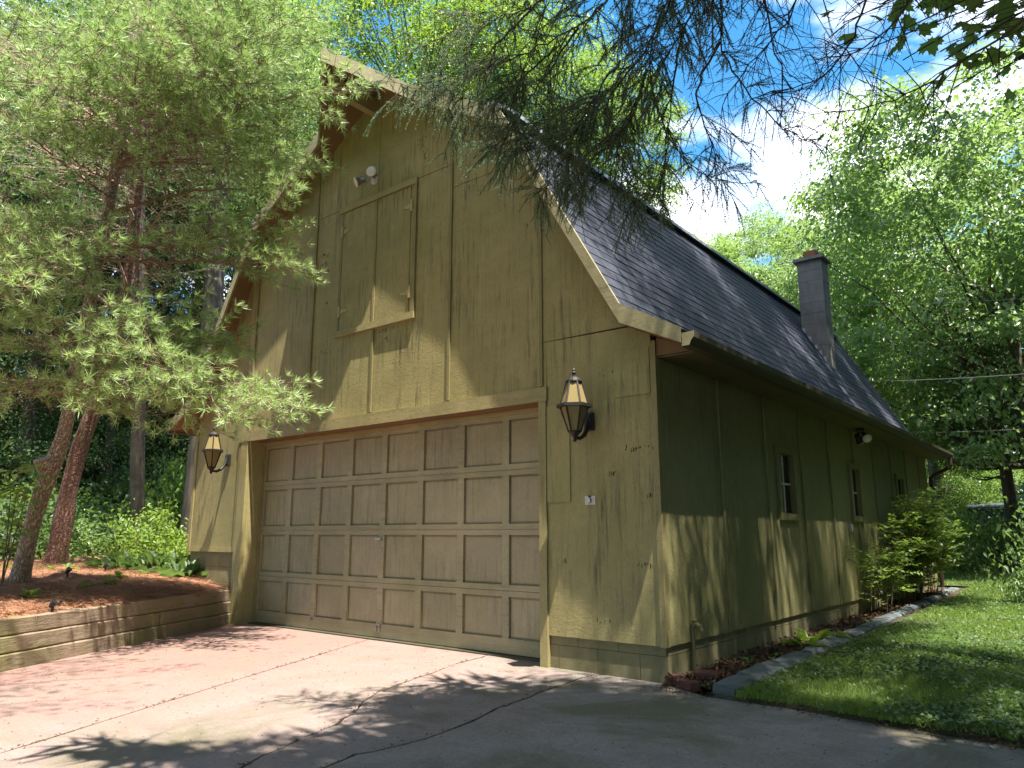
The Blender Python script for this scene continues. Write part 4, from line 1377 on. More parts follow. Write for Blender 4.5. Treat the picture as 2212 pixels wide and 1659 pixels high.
# the cut stub and collar on that trunk
pA = bpy.data.objects["pine_tree"]
c0 = at(108, 1050, 10.6)
c1 = at(97, 990, 10.55)
MB().tube([c0, 0.5 * (c0 + c1), c1 - (c1 - c0) * .06, c1, c1 + (c1 - c0) * .04], [0.07, 0.095, 0.125, 0.12, 0.06], 11).build("limb_stub", 'bark_pine', pA)

PB = [at(120, 1215, 13.9), at(128, 1190, 13.8), at(146, 1071, 13.7), at(174, 947, 13.6), at(205, 885, 13.6), at(250, 760, 13.7), at(285, 560, 14), at(305, 300, 14.5), at(320, 0, 15.5), at(330, -250, 17)]
rr_ = np.random.default_rng(5)
B_L = []
for k in range(17):
    x = rr_.uniform(-60, 650); y = rr_.uniform(-120, 460)
    if x > 700 and y > 150: x -= 120
    if x > 520 and y > 280: x -= 180
    d_ = rr_.uniform(11.6, 14.5)
    tip = at(x, y, d_)
    B_L.append((max(4.6, tip[2] - rr_.uniform(-.3, .9)), tip))
pine("pine_tree", "second white pine with straight leaning red brown trunk behind the near pine", PB, [.19, .155, .13, .12, .115, .11, .10, .085, .06, .03], B_L, ('bark_red', 'twig', 'needle_far'), 33, per=13, width=0.011, needle=(.09, .14), bare=0.4, tuft_step=0.10)
PC = [at(300, 1168, 17.5), at(298, 900, 17.3), at(300, 600, 17.5), at(303, 300, 18.5), at(305, -100, 21)]
PC[0][2] = hz(PC[0][0], PC[0][1]) - 0.05
C_Lm = []
for k in range(30):
    x = rr_.uniform(-20, 640); y = rr_.uniform(-80, 700)
    if x > 480 and y > 350: x -= 200
    tip = at(x, y, rr_.uniform(15.5, 18.5))
    C_Lm.append((max(3.5, tip[2] + rr_.uniform(-.6, .5)), tip))
pine("pine_tree", "pale grey pine trunk farther back between the two near pines and garage", PC, [.15, .13, .12, .10, .05], C_Lm, ('bark_dark', 'twig', 'needle_far'), 44, per=14, width=0.008, needle=(.09, .14), bare=0.3, tuft_step=0.08, twigs=0.14)

PD = [np.array([-2.6, -8.8, -.1]), np.array([-2.6, -8.7, 4]), np.array([-2.5, -8.6, 9]), np.array([-2.5, -8.6, 14])]
D_L = [(6.8, np.array([rr_.uniform(-2.8, -.2), rr_.uniform(-4.6, -2.2), rr_.uniform(7.0, 8.2)])) for _ in range(6)] + [(7.5 + k * .5, np.array([-2.5 + rr_.uniform(-2.6, 2.2), -8.6 + rr_.uniform(-3, 2.0), 8 + k * .5])) for k in range(9)]
pine("pine_tree", "pine beside the drive behind the viewpoint, its shadow crossing the drive", PD, [.2, .17, .13, .05], D_L, ('bark_red', 'twig', 'needle_pine'), 55, per=10, width=0.010, bare=0.4, tuft_step=0.12, twigs=.16)

# ------------------------------------------------------------------ spruce overhead
SPX, SPY = 5.3, -3.4
ST = thing("spruce_tree", (SPX, SPY, 0), "spruce with drooping half bare branches hanging over the top of the view", "tree")
trunk_mesh([(SPX, SPY, -0.1), (SPX, SPY, 2), (SPX + .05, SPY, 6), (SPX, SPY + .05, 11), (SPX, SPY, 17)], [.30, .24, .2, .13, .02], "trunk", 'bark_dark', ST, seed=3)
sp_limbs = [  # pixel polyline with distances, share of live needles, start height on the trunk
    ([(1470, -70, 4.6), (1396, 110, 5.0), (1306, 205, 5.3), (1181, 258, 5.6), (1070, 320, 5.8)], 0.85, 5.2),
    ([(1400, -90, 4.5), (1250, 60, 4.9), (1080, 140, 5.2), (930, 200, 5.5), (865, 180, 5.6)], 1.0, 5.3),
    ([(1480, -70, 4.6), (1400, 115, 5.1), (1406, 200, 5.1), (1436, 285, 5.15), (1490, 362, 5.2), (1556, 392, 5.2), (1605, 396, 5.2)], 0.45, 5.0),
    ([(1560, -60, 4.5), (1556, 100, 4.7), (1586, 160, 4.8), (1646, 240, 4.9), (1721, 300, 5.0), (1806, 325, 5.0)], 0.22, 4.9),
    ([(1890, -40, 4.2), (1836, 90, 4.4), (1796, 165, 4.5), (1746, 180, 4.6), (1650, 205, 4.8)], 0.0, 4.6),
    ([(2260, 10, 3.8), (2106, 120, 4.0), (2030, 165, 4.1), (1890, 235, 4.3), (1790, 242, 4.4)], 0.0, 4.4),
    ([(1300, -90, 4.6), (1150, 20, 5.0), (1000, 60, 5.3), (905, 100, 5.5)], 0.9, 5.4),
    ([(1550, -70, 4.6), (1480, 60, 4.9), (1400, 180, 5.1), (1340, 300, 5.3), (1300, 390, 5.3)], 0.8, 5.1),
    ([(1396, 110, 5.0), (1310, 220, 5.3), (1235, 310, 5.5), (1190, 390, 5.5), (1165, 425, 5.5)], 1.5, None),
    ([(1306, 205, 5.3), (1210, 270, 5.5), (1120, 330, 5.6), (1050, 300, 5.7)], 1.4, None),
    ([(1480, 60, 4.9), (1450, 200, 4.95), (1440, 330, 5.0), (1420, 420, 5.0)], 0.9, None),
    ([(1250, 60, 4.9), (1180, 160, 5.1), (1130, 230, 5.3), (1090, 330, 5.4)], 1.3, None),
    ([(1640, -70, 4.5), (1660, 60, 4.6), (1690, 160, 4.7), (1720, 230, 4.8)], 0.0, 4.9),
    ([(1556, 90, 4.7), (1500, 200, 4.8), (1530, 300, 4.9), (1560, 380, 4.9)], 0.2, None),
    ([(1740, -60, 4.4), (1700, 60, 4.6), (1620, 130, 4.8), (1560, 230, 4.9)], 0.0, 4.8),
    ([(1400, 150, 5.0), (1330, 330, 5.1), (1350, 420, 5.1), (1390, 470, 5.1)], 1.0, None),
    ([(1150, 20, 5.0), (1060, 110, 5.2), (990, 190, 5.3), (960, 250, 5.4)], 1.3, None),
    ([(1340, 130, 5.0), (1270, 230, 5.2), (1220, 330, 5.3), (1240, 420, 5.3)], 1.5, None),
    ([(1306, 205, 5.3), (1250, 290, 5.2), (1160, 330, 5.3), (1100, 260, 5.4)], 1.5, None),
    ([(1396, 150, 5.0), (1370, 260, 5.1), (1290, 340, 5.2), (1230, 390, 5.3)], 1.5, None),
    ([(1200, 100, 5.0), (1120, 180, 5.2), (1040, 230, 5.3), (985, 235, 5.4)], 1.4, None),
    ([(2000, -50, 4.1), (1930, 60, 4.3), (1850, 120, 4.4), (1760, 130, 4.5)], 0.0, 4.5),
]
r = np.random.default_rng(77)
segs, NP_, ND_ = [], [], []


def live_twig(p, d, L):
    """a shoot clothed in short needles all round"""
    n = max(2, int(L / 0.012))
    sag = np.array([0, 0, -0.25 * L])
    prev = p
    for k in range(1, n + 1):
        q = p + d * L * k / n + sag * (k / n) ** 2
        NP_.append(q); ND_.append(unit(q - prev))
        prev = q
    m1 = p + d * L * 0.5 + sag * 0.25
    segs.append((p, m1, 0.0026, 0.002)); segs.append((m1, p + d * L + sag, 0.002, 0.0015))


for (pl, live, zs) in sp_limbs:
    P = [at(*q) for q in pl]
    if zs is not None:
        s0 = np.array([SPX, SPY, zs + 1.2])
        P = [s0, 0.5 * (s0 + P[0]) + np.array([0, 0, 0.25])] + P
    P = np.array(P)
    s = np.concatenate([[0], np.cumsum(np.linalg.norm(np.diff(P, axis=0), axis=1))])
    n = int(s[-1] / 0.07) + 2
    q = np.linspace(0, s[-1], n)
    C_ = np.stack([np.interp(q, s, P[:, i]) for i in range(3)], 1)
    for _ in range(2):
        C_[1:-1] = .25 * C_[:-2] + .5 * C_[1:-1] + .25 * C_[2:]
    C_[1:-1] += r.normal(0, 0.006, (n - 2, 3))
    r0 = 0.020 if zs is not None else 0.009
    rad = np.interp(np.linspace(0, 1, n), [0, 0.5, 1], [r0, r0 * 0.55, 0.003])
    for i in range(n - 1):
        segs.append((C_[i], C_[i + 1], rad[i], rad[i + 1]))
    for i in range(4, n):
        for rep in range(2):
            if r.random() < 0.12: continue
            fu = i / n
            dirv = unit(C_[min(n - 1, i + 1)] - C_[i - 1])
            sd = unit(np.cross(dirv, unit(r.normal(size=3))))
            d0 = unit(dirv * r.uniform(.3, 1.0) + sd + np.array([0, 0, r.uniform(-0.7, 0.25)]))
            L = r.uniform(0.15, 0.46) * (1.15 - 0.5 * fu)
            alive = r.random() < live * (0.25 + 1.1 * fu)
            p = C_[i]
            e = p + d0 * L * 0.5 + np.array([0, 0, -0.05 * L]); e2 = p + d0 * L + np.array([0, 0, -0.22 * L])
            segs.append((p, e, 0.0034, 0.0026)); segs.append((e, e2, 0.0026, 0.0016))
            nk = int(L / (0.032 if alive else 0.055))
            for k in range(nk):
                f_ = (k + r.random()) / max(1, nk)
                b_ = p + (e2 - p) * f_
                sdir = unit(unit(e2 - p) * r.uniform(.5, 1) + r.normal(0, .55, 3) + np.array([0, 0, -.25]))
                l2 = r.uniform(0.05, 0.2)
                if alive:
                    live_twig(b_, sdir, l2 * 0.9)
                else:
                    b2 = b_ + sdir * l2
                    segs.append((b_, b2, 0.0019, 0.0012))
                    if r.random() < 0.5:
                        b3 = b_ + sdir * l2 * .5
                        segs.append((b3, b3 + unit(sdir + r.normal(0, .6, 3)) * l2 * .6, 0.0015, 0.001))
            if alive:
                live_twig(e, unit(e2 - e), L * .6)
V, F = tubes_np(segs, 3)
obj_np("branches", V, F, 'twig_dark', ST)
V, F = needles_np(np.array(NP_), np.array(ND_), 7, (0.014, 0.023), 0.0030, (0.5, 1.2), 5)
tag(obj_np("needles", V, F, 'needle_spruce', ST), kind="stuff")
print("spruce needles", len(F), "twigs", len(segs))
# upper crown: tiers of drooping sprays (out of the picture; it throws the shade on the drive)
SPRP, SPRD = [], []
segs = []
for z in np.arange(6.2, 16.5, 0.42):
    R_ = 4.7 * (16.8 - z) / 10.5
    for k in range(11):
        a = r.uniform(0, 6.28) if k < 8 else r.uniform(2.6, 3.8)
        L = R_ * r.uniform(.5, 1.25)
        if math.cos(a - 1.7) > 0.45 and z < 7.6: L *= 0.5
        p0 = np.array([SPX, SPY, z]); tip = p0 + np.array([math.cos(a) * L, math.sin(a) * L, -0.28 * L])
        segs.append((p0, tip, 0.03, 0.008))
        m_ = int(L / 0.10)
        for j in range(m_):
            u = .15 + .85 * j / m_; b_ = p0 + (tip - p0) * u
            for _ in range(3):
                SPRP.append(b_ + r.normal(0, .1, 3)); SPRD.append(unit(np.array([math.cos(a), math.sin(a), -.5]) + r.normal(0, .6, 3)))
V, F = needles_np(np.array(SPRP), np.array(SPRD), 3, (0.25, 0.5), 0.07, (0.2, 0.8), 6)
tag(obj_np("crown", V, F, 'needle_spruce', ST), kind="stuff")
V, F = tubes_np(segs, 4)
obj_np("limbs", V, F, 'twig_dark', ST)

# ------------------------------------------------------------------ broadleaf trees
def crown_arrays(seed, n_clusters, per, leaf, sig=(0.42, 0.42, 0.20), low=-0.75):
    """unit crown, roughly radius 1 wide and 1.25 tall, lumpy, with gaps"""
    r = np.random.default_rng(seed)
    lobes = unit(r.normal(size=(9, 3))); lr = r.uniform(0.75, 1.12, 9)
    C_ = []
    while len(C_) < n_clusters:
        d_ = unit(r.normal(size=3))
        if d_[2] < low: continue
        w = np.exp(5 * (lobes @ d_ - 1)); rad = (w * lr).sum() / w.sum()
        if vnoise(d_[0] * 3, d_[1] * 3 + d_[2] * 3, 1.0, seed) < -0.42: continue
        u = r.uniform(0.25, 1) ** 0.5
        C_.append(d_ * rad * u * np.array([1, 1, 1.2]))
    return np.array(C_)


def broadleaf_mesh(name, seed, n_clusters, per, leaf, size, mat):
    r = np.random.default_rng(seed + 100)
    C_ = crown_arrays(seed, n_clusters, per, leaf) * size
    out = unit(C_)
    k = np.repeat(C_, per, 0); od = np.repeat(out, per, 0)
    P = k + r.normal(size=k.shape) * np.array([0.40, 0.40, 0.17]) * np.repeat(r.uniform(0.6, 1.5, (len(C_), 1)), per, 0)
    N = unit(np.array([0, 0, 0.8]) + od * 0.55 + r.normal(0, 0.55, P.shape))
    V, F = leaves_np(P, N, leaf, seed + 7, 0.62, 0.25)
    me = mesh_np(name, V, F, mat)
    # limbs reaching the clusters
    segs = []
    hub = np.array([0, 0, -0.95 * size])
    for c in C_[::5]:
        j = hub + np.array([0, 0, max(0.1, (c[2] - hub[2]) * 0.45)])
        mid = 0.5 * (j + c) + np.array([0, 0, -0.08 * size])
        q1 = 0.5 * (j + mid) + r.normal(0, .16, 3); q2 = 0.5 * (mid + c) + r.normal(0, .16, 3)
        segs.append((j, q1, 0.05, 0.04)); segs.append((q1, mid, 0.04, 0.03)); segs.append((mid, q2, 0.028, 0.018)); segs.append((q2, c, 0.018, 0.008))
    V, F = tubes_np(segs, 4)
    lm = mesh_np(name + "_limbs", V, F, 'bark_dark')
    return me, lm, len(segs)


BL = {
    'mid_a': broadleaf_mesh("crown", 1, 230, 235, 0.14, 4.6, 'leaf_mid'),
    'mid_b': broadleaf_mesh("crown", 2, 230, 235, 0.14, 4.6, 'leaf_mid'),
    'light': broadleaf_mesh("crown", 3, 230, 190, 0.125, 4.6, 'leaf_light'),
    'dense': broadleaf_mesh("crown", 6, 420, 46, 0.30, 4.6, 'leaf_dark'),  # thick crown for unseen trees, shaped to block sky light
    'dark': broadleaf_mesh("crown", 4, 380, 110, 0.115, 4.6, 'leaf_dark'),
}
_tm = {}


def trunk_unit(mat):
    """a shared trunk mesh 1 m tall, to be scaled"""
    if mat not in _tm:
        rr2 = np.random.default_rng(9)
        n, m_ = 10, 14
        th = np.arange(n) * 2 * math.pi / n
        q = np.linspace(0, 1, m_)
        R = np.interp(q, [0, .06, .3, 1], [1.45, 1.05, .9, .45])
        P = np.stack([0.10 * np.sin(q * 5), 0.08 * np.sin(q * 4 + 1), q], 1)
        V = np.stack([P[:, None, 0] + R[:, None] * np.cos(th) * (1 + .08 * np.sin(3 * th + 9 * q[:, None])), P[:, None, 1] + R[:, None] * np.sin(th), np.repeat(P[:, 2:3], n, 1)], -1)
        i = np.arange(m_ * n).reshape(m_, n)
        F = np.stack([i[:-1], np.roll(i, -1, 1)[:-1], np.roll(i, -1, 1)[1:], i[1:]], -1).reshape(-1, 4)
        _tm[mat] = mesh_np("trunk", V.reshape(-1, 3), F, mat, True)
    return _tm[mat]


def broadleaf(kind, x, y, top, rad, label, rot=0.0, bark='bark_dark', trunk_r=0.2, group="broadleaf trees behind the garage", tall=1.0, name="broadleaf_tree", off=(0, 0)):
    z = hz(x, y)
    me, lm, _ = BL[kind]
    t = thing(name, (x, y, z), label, "tree", group)
    s = rad / 4.6
    cz = top - z - 1.15 * rad * tall
    for nm, mm in (("crown", me), ("limbs", lm)):
        o = bpy.data.objects.new(nm, mm); COL.objects.link(o); o.parent = t
        o.location = (off[0], off[1], cz); o.scale = (s, s, s * tall); o.rotation_euler = (0, 0, rot)
        if nm == "crown": o["kind"] = "stuff"
    o = bpy.data.objects.new("trunk", trunk_unit(bark)); COL.objects.link(o); o.parent = t
    o.scale = (trunk_r, trunk_r, max(1.0, cz + 0.15 * rad)); o.location = (0, 0, -0.08)
    return t


def bl_at(kind, px, dist, top_py, rad, label, rot, **kw):
    p = at(px, 1150, dist)
    top = at(px, top_py, dist)[2] * 1.0
    # keep the tree on its bearing: horizontal distance decides height
    hd = math.hypot(p[0] - CAM[0], p[1] - CAM[1])
    v = at(px, top_py, 1.0) - CAM
    top = CAM[2] + v[2] / math.hypot(v[0], v[1]) * hd
    return broadleaf(kind, p[0], p[1], top, rad, label, rot, **kw)


bl_at('mid_a', 2250, 24, 100, 5.4, "tall leafy tree at the right edge reaching toward the maple leaves", 0.3, tall=1.12)
bl_at('mid_b', 2030, 33, 330, 4.0, "broad tree whose crown shows just right of the white cloud", 1.2, tall=1.12)
bl_at('mid_a', 1850, 36, 430, 4.0, "rounded tree rising directly above the chimney", 2.3, tall=1.12)
bl_at('light', 1690, 40, 440, 3.6, "small yellow green treetop just left of the chimney", 3.0, tall=1.12)
bl_at('mid_b', 1540, 36, 500, 4.0, "tree showing over the roof edge below the spruce tips", 4.2)
bl_at('light', 1300, 31, 110, 4.3, "bright tree behind the middle of the roof, seen through spruce branches", 5.0, tall=1.12)
bl_at('light', 1090, 28, -30, 4.6, "sunlit yellow green tree behind the garage peak", 0.8, tall=1.12)
bl_at('light', 880, 30, -130, 5.8, "sunlit tree between the pines and the garage peak", 1.9, tall=1.12)
bl_at('dark', 2190, 26, 560, 2.8, "dark tree with low boughs beyond the downspout", 2.7, tall=1.15)
bl_at('mid_b', 2260, 32, 480, 4.5, "leafy tree behind the dark one at the right edge", 0.2)
bl_at('mid_a', 1900, 44, 560, 5.0, "pale tree low behind the chimney top", 2.2)
bl_at('light', 2050, 40, 860, 3.4, "low bright green tree at the end of the lawn path", 2.9)
# wood behind the pines on the left
LW = [('dark', 30, 23, -100, 5.0, 'bark_dark', .22, "shaded tree farthest left behind the pines"), ('dark', 150, 27, -80, 5.2, 'bark_dark', .25, "shaded tree seen between the two near pine trunks"),
      ('mid_a', 385, 27, -40, 4.4, 'bark_pale', .22, "tree with pale dappled trunk left of the far eave"), ('dark', 418, 17.5, -100, 2.6, 'bark_dark', .28, "dark thick trunk standing close to the garage wall"),
      ('dark', 300, 33, -20, 5.5, 'bark_dark', .25, "shaded tree deep in the wood left of the garage"), ('mid_b', 560, 33, 20, 5.5, 'bark_dark', .25, "tree hidden mostly behind the left gable slope"),
      ('dark', 215, 23, 150, 3.0, 'bark_dark', .15, "young shaded tree behind the leaning red trunk"), ('dark', -70, 28, 0, 5.5, 'bark_dark', .25, "tree at the left edge of the wood"), ('dark', 480, 26, 350, 3.4, 'bark_dark', .16, "small tree close behind the left gable slope")]
for k, (kd, px, ds, tp, rd, bk, tr_, lb) in enumerate(LW):
    bl_at(kd, px, ds, tp, rd, lb, k * 1.3, bark=bk, trunk_r=tr_, group="wood behind the pines", tall=1.12)
for k, (px, ds, tp, rd, lb) in enumerate(((-40, 25, 640, 3.6, "low dark tree at the left edge of the wood"), (75, 30, 660, 4.0, "low dark tree seen left of the near trunk"), (200, 30, 700, 4.0, "low dark tree seen right of the leaning trunk"), (300, 26, 760, 3.2, "low dark tree behind the pale trunk"), (380, 31, 640, 4.2, "low dark tree left of the far eave"), (460, 28, 700, 3.4, "low dark tree touching the garage corner in view"), (140, 24, 800, 2.8, "smallest low dark tree between the near trunks"))):
    bl_at('dark', px, ds, tp, rd, lb, k * 2.3, trunk_r=.14, group="wood behind the pines")
# trees right of the lawn, outside the picture, that dapple roof and lawn
for (x, y, cx_, cy_, tp, rd, kd, lb) in ((5.6, 1.2, 3.3, 1.5, 16.5, 2.8, 'light', "tall leaning tree over the front of the lawn, its shade falling on the roof"), (5.9, 7.0, 2.8, 6.5, 18.5, 3.2, 'mid_b', "tall leaning tree over the middle of the lawn, its shade falling on the roof"), (6.3, 12.0, 2.5, 11.2, 20.0, 2.4, 'mid_a', "tall leaning tree over the far lawn, its shade falling on the roof")):
    broadleaf(kd, x, y, tp, rd, lb, x * 3.1, group="trees along the lawn", trunk_r=.2, off=(cx_ - x, cy_ - y))
for k, (x, y, tp, rd, lb) in enumerate(((7.6, 6.4, 7.5, 2.6, "added unseen round low tree nearest the side windows across the lawn"), (7.4, 0.8, 7.0, 2.6, "added unseen round low tree beside the maple trunk"), (13.5, 5.0, 14, 5.0, "added unseen big dense tree in the second row across the lawn"), (14, 13.0, 14, 5.0, "added unseen big dense tree in the second row farther along"), (9.8, 6.5, 13, 3.2, "added unseen upright dense tree behind the round low tree across the lawn"), (10.0, 12.0, 13.5, 3.4, "added unseen upright dense tree across from the far windows"), (9.8, 0.8, 13, 3.2, "added unseen upright dense tree behind the maple"), (9.5, -3.0, 8, 3.6, "added unseen low dense tree beside the drive, right of the viewpoint"), (9.0, 3.5, 9, 3.8, "added unseen low dense tree across from the garage corner"), (9.2, 9.5, 9, 3.8, "added unseen low dense tree across from the side windows"), (8.8, 15.5, 9, 3.8, "added unseen low dense tree across from the far garage end"))):
    broadleaf('dense', x, y, tp, rd, lb, k * 1.7, group="trees along the lawn", trunk_r=.2)  # unseen trees added to keep sky light off the side wall
for k, (y, nm) in enumerate(((2.5, 'nearest the drive'), (5.5, 'second from the drive'), (8.5, 'third from the drive'), (11.5, 'fourth from the drive'), (14.5, 'farthest from the drive'))):
    broadleaf('dense', 6.4, y, 4.6, 1.9, "added unseen tall hedge bush across the lawn, " + nm, k * 2.1, group="added hedge across the lawn", trunk_r=.08, name="added_hedge_bush")  # unseen bushes added to block low light and bounce on the side wall
broadleaf('dense', 10.5, 1.5, 14.0, 4.4, "tall tree across the lawn from the garage corner", 2.6, group="trees along the lawn", trunk_r=.25)
broadleaf('dense', 11.5, 9, 15.0, 5.0, "tall tree across the lawn from the side windows", 1.6, group="trees along the lawn", trunk_r=.25)
broadleaf('dense', 12.5, 20, 16.0, 5.0, "tall tree by the far lawn", 1.1, group="trees along the lawn", trunk_r=.25)
broadleaf('dense', 13, -6, 15.0, 5.0, "tall tree across the drive", 0.1, group="trees along the lawn", trunk_r=.25)
for k, (x, y, tp, rd, lb) in enumerate(((4, -15, 17, 5.5, "tall tree beside the drive behind the viewpoint"), (-6, -15, 17, 5.5, "tall tree across the drive behind the viewpoint"), (12, -14, 17, 5.5, "tall tree at the drive's outer corner"), (-1.5, -19, 19, 5.5, "tallest tree at the street end of the drive"), (9, -22, 19, 5.5, "tall tree by the street"), (-13, -12, 16, 5.0, "tall tree left of the drive beyond the bed"), (-12, -21, 19, 5.5, "tall tree by the street left of the drive"))):
    broadleaf('dense', x, y, tp, rd, lb, k * 1.1, group="added unseen trees along the drive", trunk_r=.25, tall=1.12)  # unseen trees put in behind the viewpoint to block sky light on the front

# ------------------------------------------------------------------ maple over the top right corner, every leaf its own part
MT = thing("maple_tree", (6.2, 0.6, hz(6.2, 0.6)), "maple whose large dark leaves hang into the top right corner", "tree")
trunk_mesh([(6.2, 0.6, -0.05), (6.1, 0.5, 2.5), (5.8, 0.2, 4.5), (5.6, 0.1, 7), (5.5, 0.1, 9.5)], [.22, .17, .14, .11, .04], "trunk", 'bark_dark', MT, seed=8)


def maple_leaf_mesh():
    half = [(0.0, -0.02), (0.10, -0.05), (0.30, -0.13), (0.27, -0.02), (0.50, 0.06), (0.40, 0.14), (0.52, 0.30), (0.36, 0.30), (0.40, 0.42), (0.20, 0.34), (0.14, 0.40), (0.18, 0.62), (0.09, 0.60), (0.0, 0.85)]
    pts = half + [(-x, y) for x, y in half[-2:0:-1]]
    V = [(0, 0.18, 0.0)] + [(x, y, -0.16 * abs(x) - 0.10 * max(0, y) ** 2) for x, y in pts]
    n = len(pts)
    F = [(0, 1 + i, 1 + (i + 1) % n) for i in range(n)]
    return mesh_np("leaf", np.array(V), np.array(F), 'leaf_maple')


lmesh = maple_leaf_mesh()
r = np.random.default_rng(15)
tips = []
segs = []
mroot = np.array([5.8, 0.2, 4.6])
for (x, y, d_) in [(1820, 50, 4.6), (1875, 105, 4.6), (1960, 60, 4.4), (2040, 130, 4.3), (2120, 60, 4.2), (2190, 130, 4.0), (1900, 10, 4.6), (2010, 0, 4.4), (2110, -20, 4.2), (2200, 20, 4.0), (1950, 130, 4.7), (2160, 150, 4.6), (2080, 70, 4.7), (1860, -20, 4.5), (2060, 190, 4.6), (2230, 90, 4.3)]:
    tip = at(x, y, d_)
    mid = 0.55 * mroot + 0.45 * tip + np.array([0, 0, 0.5]) + r.normal(0, .12, 3)
    Q = bez(mroot, mid, tip, 9)
    for i in range(8):
        segs.append((Q[i], Q[i + 1], 0.016 - 0.0016 * i, 0.0145 - 0.0016 * i))
    for k in range(18):
        u = r.uniform(0.7, 1.0); i = min(7, int(u * 8)); b_ = Q[i] + (Q[i + 1] - Q[i]) * (u * 8 - i)
        tips.append((b_, unit(r.normal(size=3) * np.array([1, 1, .4]))))
for b_, d_ in tips:
    pet = b_ + d_ * r.uniform(.05, .24) + np.array([0, 0, -.02])
    segs.append((b_, pet, 0.0016, 0.0012))
    o = bpy.data.objects.new("leaf", lmesh)
    COL.objects.link(o); o.parent = MT
    yv = unit(d_ * 0.8 + np.array([0, 0, -0.45]) + r.normal(0, .25, 3))
    zv = unit(np.array([0, 0, 1.0]) + r.normal(0, .35, 3)); zv = unit(zv - yv * (zv @ yv)); xv = np.cross(yv, zv)
    s = r.uniform(.075, .125)
    Mx = Matrix(((xv[0], yv[0], zv[0], pet[0]), (xv[1], yv[1], zv[1], pet[1]), (xv[2], yv[2], zv[2], pet[2]), (0, 0, 0, 1))) @ Matrix.Scale(s, 4)
    o.matrix_parent_inverse = Matrix.Translation(-MT.location)
    o.matrix_basis = Mx
V, F = tubes_np(segs, 4)
obj_np("branches", V, F, 'twig_dark', MT)
# the maple's own upper crown, above the frame
o = bpy.data.objects.new("crown", BL['dark'][0]); COL.objects.link(o); o.parent = MT
o.location = (-0.7, -2.0, 9.2); o.scale = (.70, .66, .62); o.rotation_euler = (0, 0, 2.2); o["kind"] = "stuff"


# ------------------------------------------------------------------ shrubs and undergrowth
def bush_mesh(seed, n, leaf, mat, spread=1.0):
    r = np.random.default_rng(seed)
    c = []
    for k in range(26):
        d_ = unit(r.normal(size=3)); d_[2] = abs(d_[2])
        c.append(d_ * r.uniform(.35, 1.0) * np.array([1, 1, .95]))
    c = np.array(c)
    k = c[r.integers(0, len(c), n)]
    P = k + r.normal(size=(n, 3)) * np.array([.19, .19, .12])
    P[:, 2] = np.abs(P[:, 2])
    N = unit(np.array([0, 0, .9]) + r.normal(0, .5, (n, 3)))
    V, F = leaves_np(P, N, leaf, seed + 3, .55, .2)
    segs = [(np.array([0, 0, 0.]), q, .012, .005) for q in c]
    V2, F2 = tubes_np(segs, 3)
    return mesh_np("leaves", V, F, mat), mesh_np("stems", V2, F2, 'stem')


BU = [bush_mesh(1, 2600, .10, 'leaf_mid'), bush_mesh(2, 2600, .09, 'leaf_dark'), bush_mesh(3, 2600, .10, 'leaf_light'), bush_mesh(4, 900, .22, 'leaf_dark')]


def bush(kind, x, y, w, h, label, rot=0.0, group="undergrowth in the wood", cat="shrub", name="shrub"):
    z = hz(x, y)
    t = thing(name, (x, y, z), label, cat, group)
    for nm, mm in zip(("leaves", "stems"), BU[kind]):
        o = bpy.data.objects.new(nm, mm); COL.objects.link(o); o.parent = t
        o.scale = (w, w, h); o.rotation_euler = (0, 0, rot); o.location = (0, 0, -0.03)
        if nm == "leaves": o["kind"] = "stuff"
    return t


UB = [(2, 325, 15.5, .8, 1.0, "sunlit pale green shrub on bare litter left of the garage wall"), (1, 270, 17, 1.0, .9, "grey green low shrub left of the sunlit one"), (2, 390, 19, 1.1, 2.2, "bright tall shrub beside the dark trunk near the wall"),
      (1, 200, 19, 1.3, 1.6, "dark shrub behind the leaning red trunk"), (1, 60, 17, 1.4, 1.6, "dark shrub behind the near pine's foot"), (1, -30, 15, 1.3, 1.4, "dark shrub at the left edge"),
      (1, 120, 22, 1.8, 2.4, "large dark shrub deep between the pine trunks"), (1, 330, 22, 1.8, 2.6, "large dark shrub deep behind the sunlit shrub"), (0, 235, 24, 1.6, 1.6, "green shrub deep right of the leaning trunk"),
      (1, 440, 20, 1.5, 2.6, "dark tall shrub beside the garage corner"), (2, 15, 21, 1.2, 1.5, "bright shrub showing left of the near trunk"), (0, 160, 16.5, .8, .7, "low shrub between the near trunks")]
for k, (kd, px, ds, w, h, lb) in enumerate(UB):
    p = at(px, 1150, ds)
    bush(kd, p[0], p[1], w, h, lb, k * .9)
RBs = [(1, 2300, 17, 1.1, 2.2, "dark shrub at the right edge beside the lawn"), (0, 2225, 14.5, .45, .8, "pale leaved weed clump at the right edge of the lawn"), (1, 2200, 33, 1.5, 2.2, "dark shrub mass beyond the lawn path"), (0, 2040, 24, 1.2, 2.0, "shrub at the far garage corner beyond the downspout"),
       (2, 2080, 30, 1.4, 1.8, "bright shrub at the end of the lawn path"), (1, 2275, 24, 1.5, 2.6, "tall dark shrub behind the right edge shrub"), (1, 2010, 33, 1.6, 2.2, "shrub far behind the garage corner"), (2, 2120, 44, 3.0, 2.2, "sunlit shrub far beyond the path")]
for k, (kd, px, ds, w, h, lb) in enumerate(RBs):
    p = at(px, 1150, ds)
    bush(kd, p[0], p[1], w, h, lb, k * 1.1, group="shrubs along the lawn")
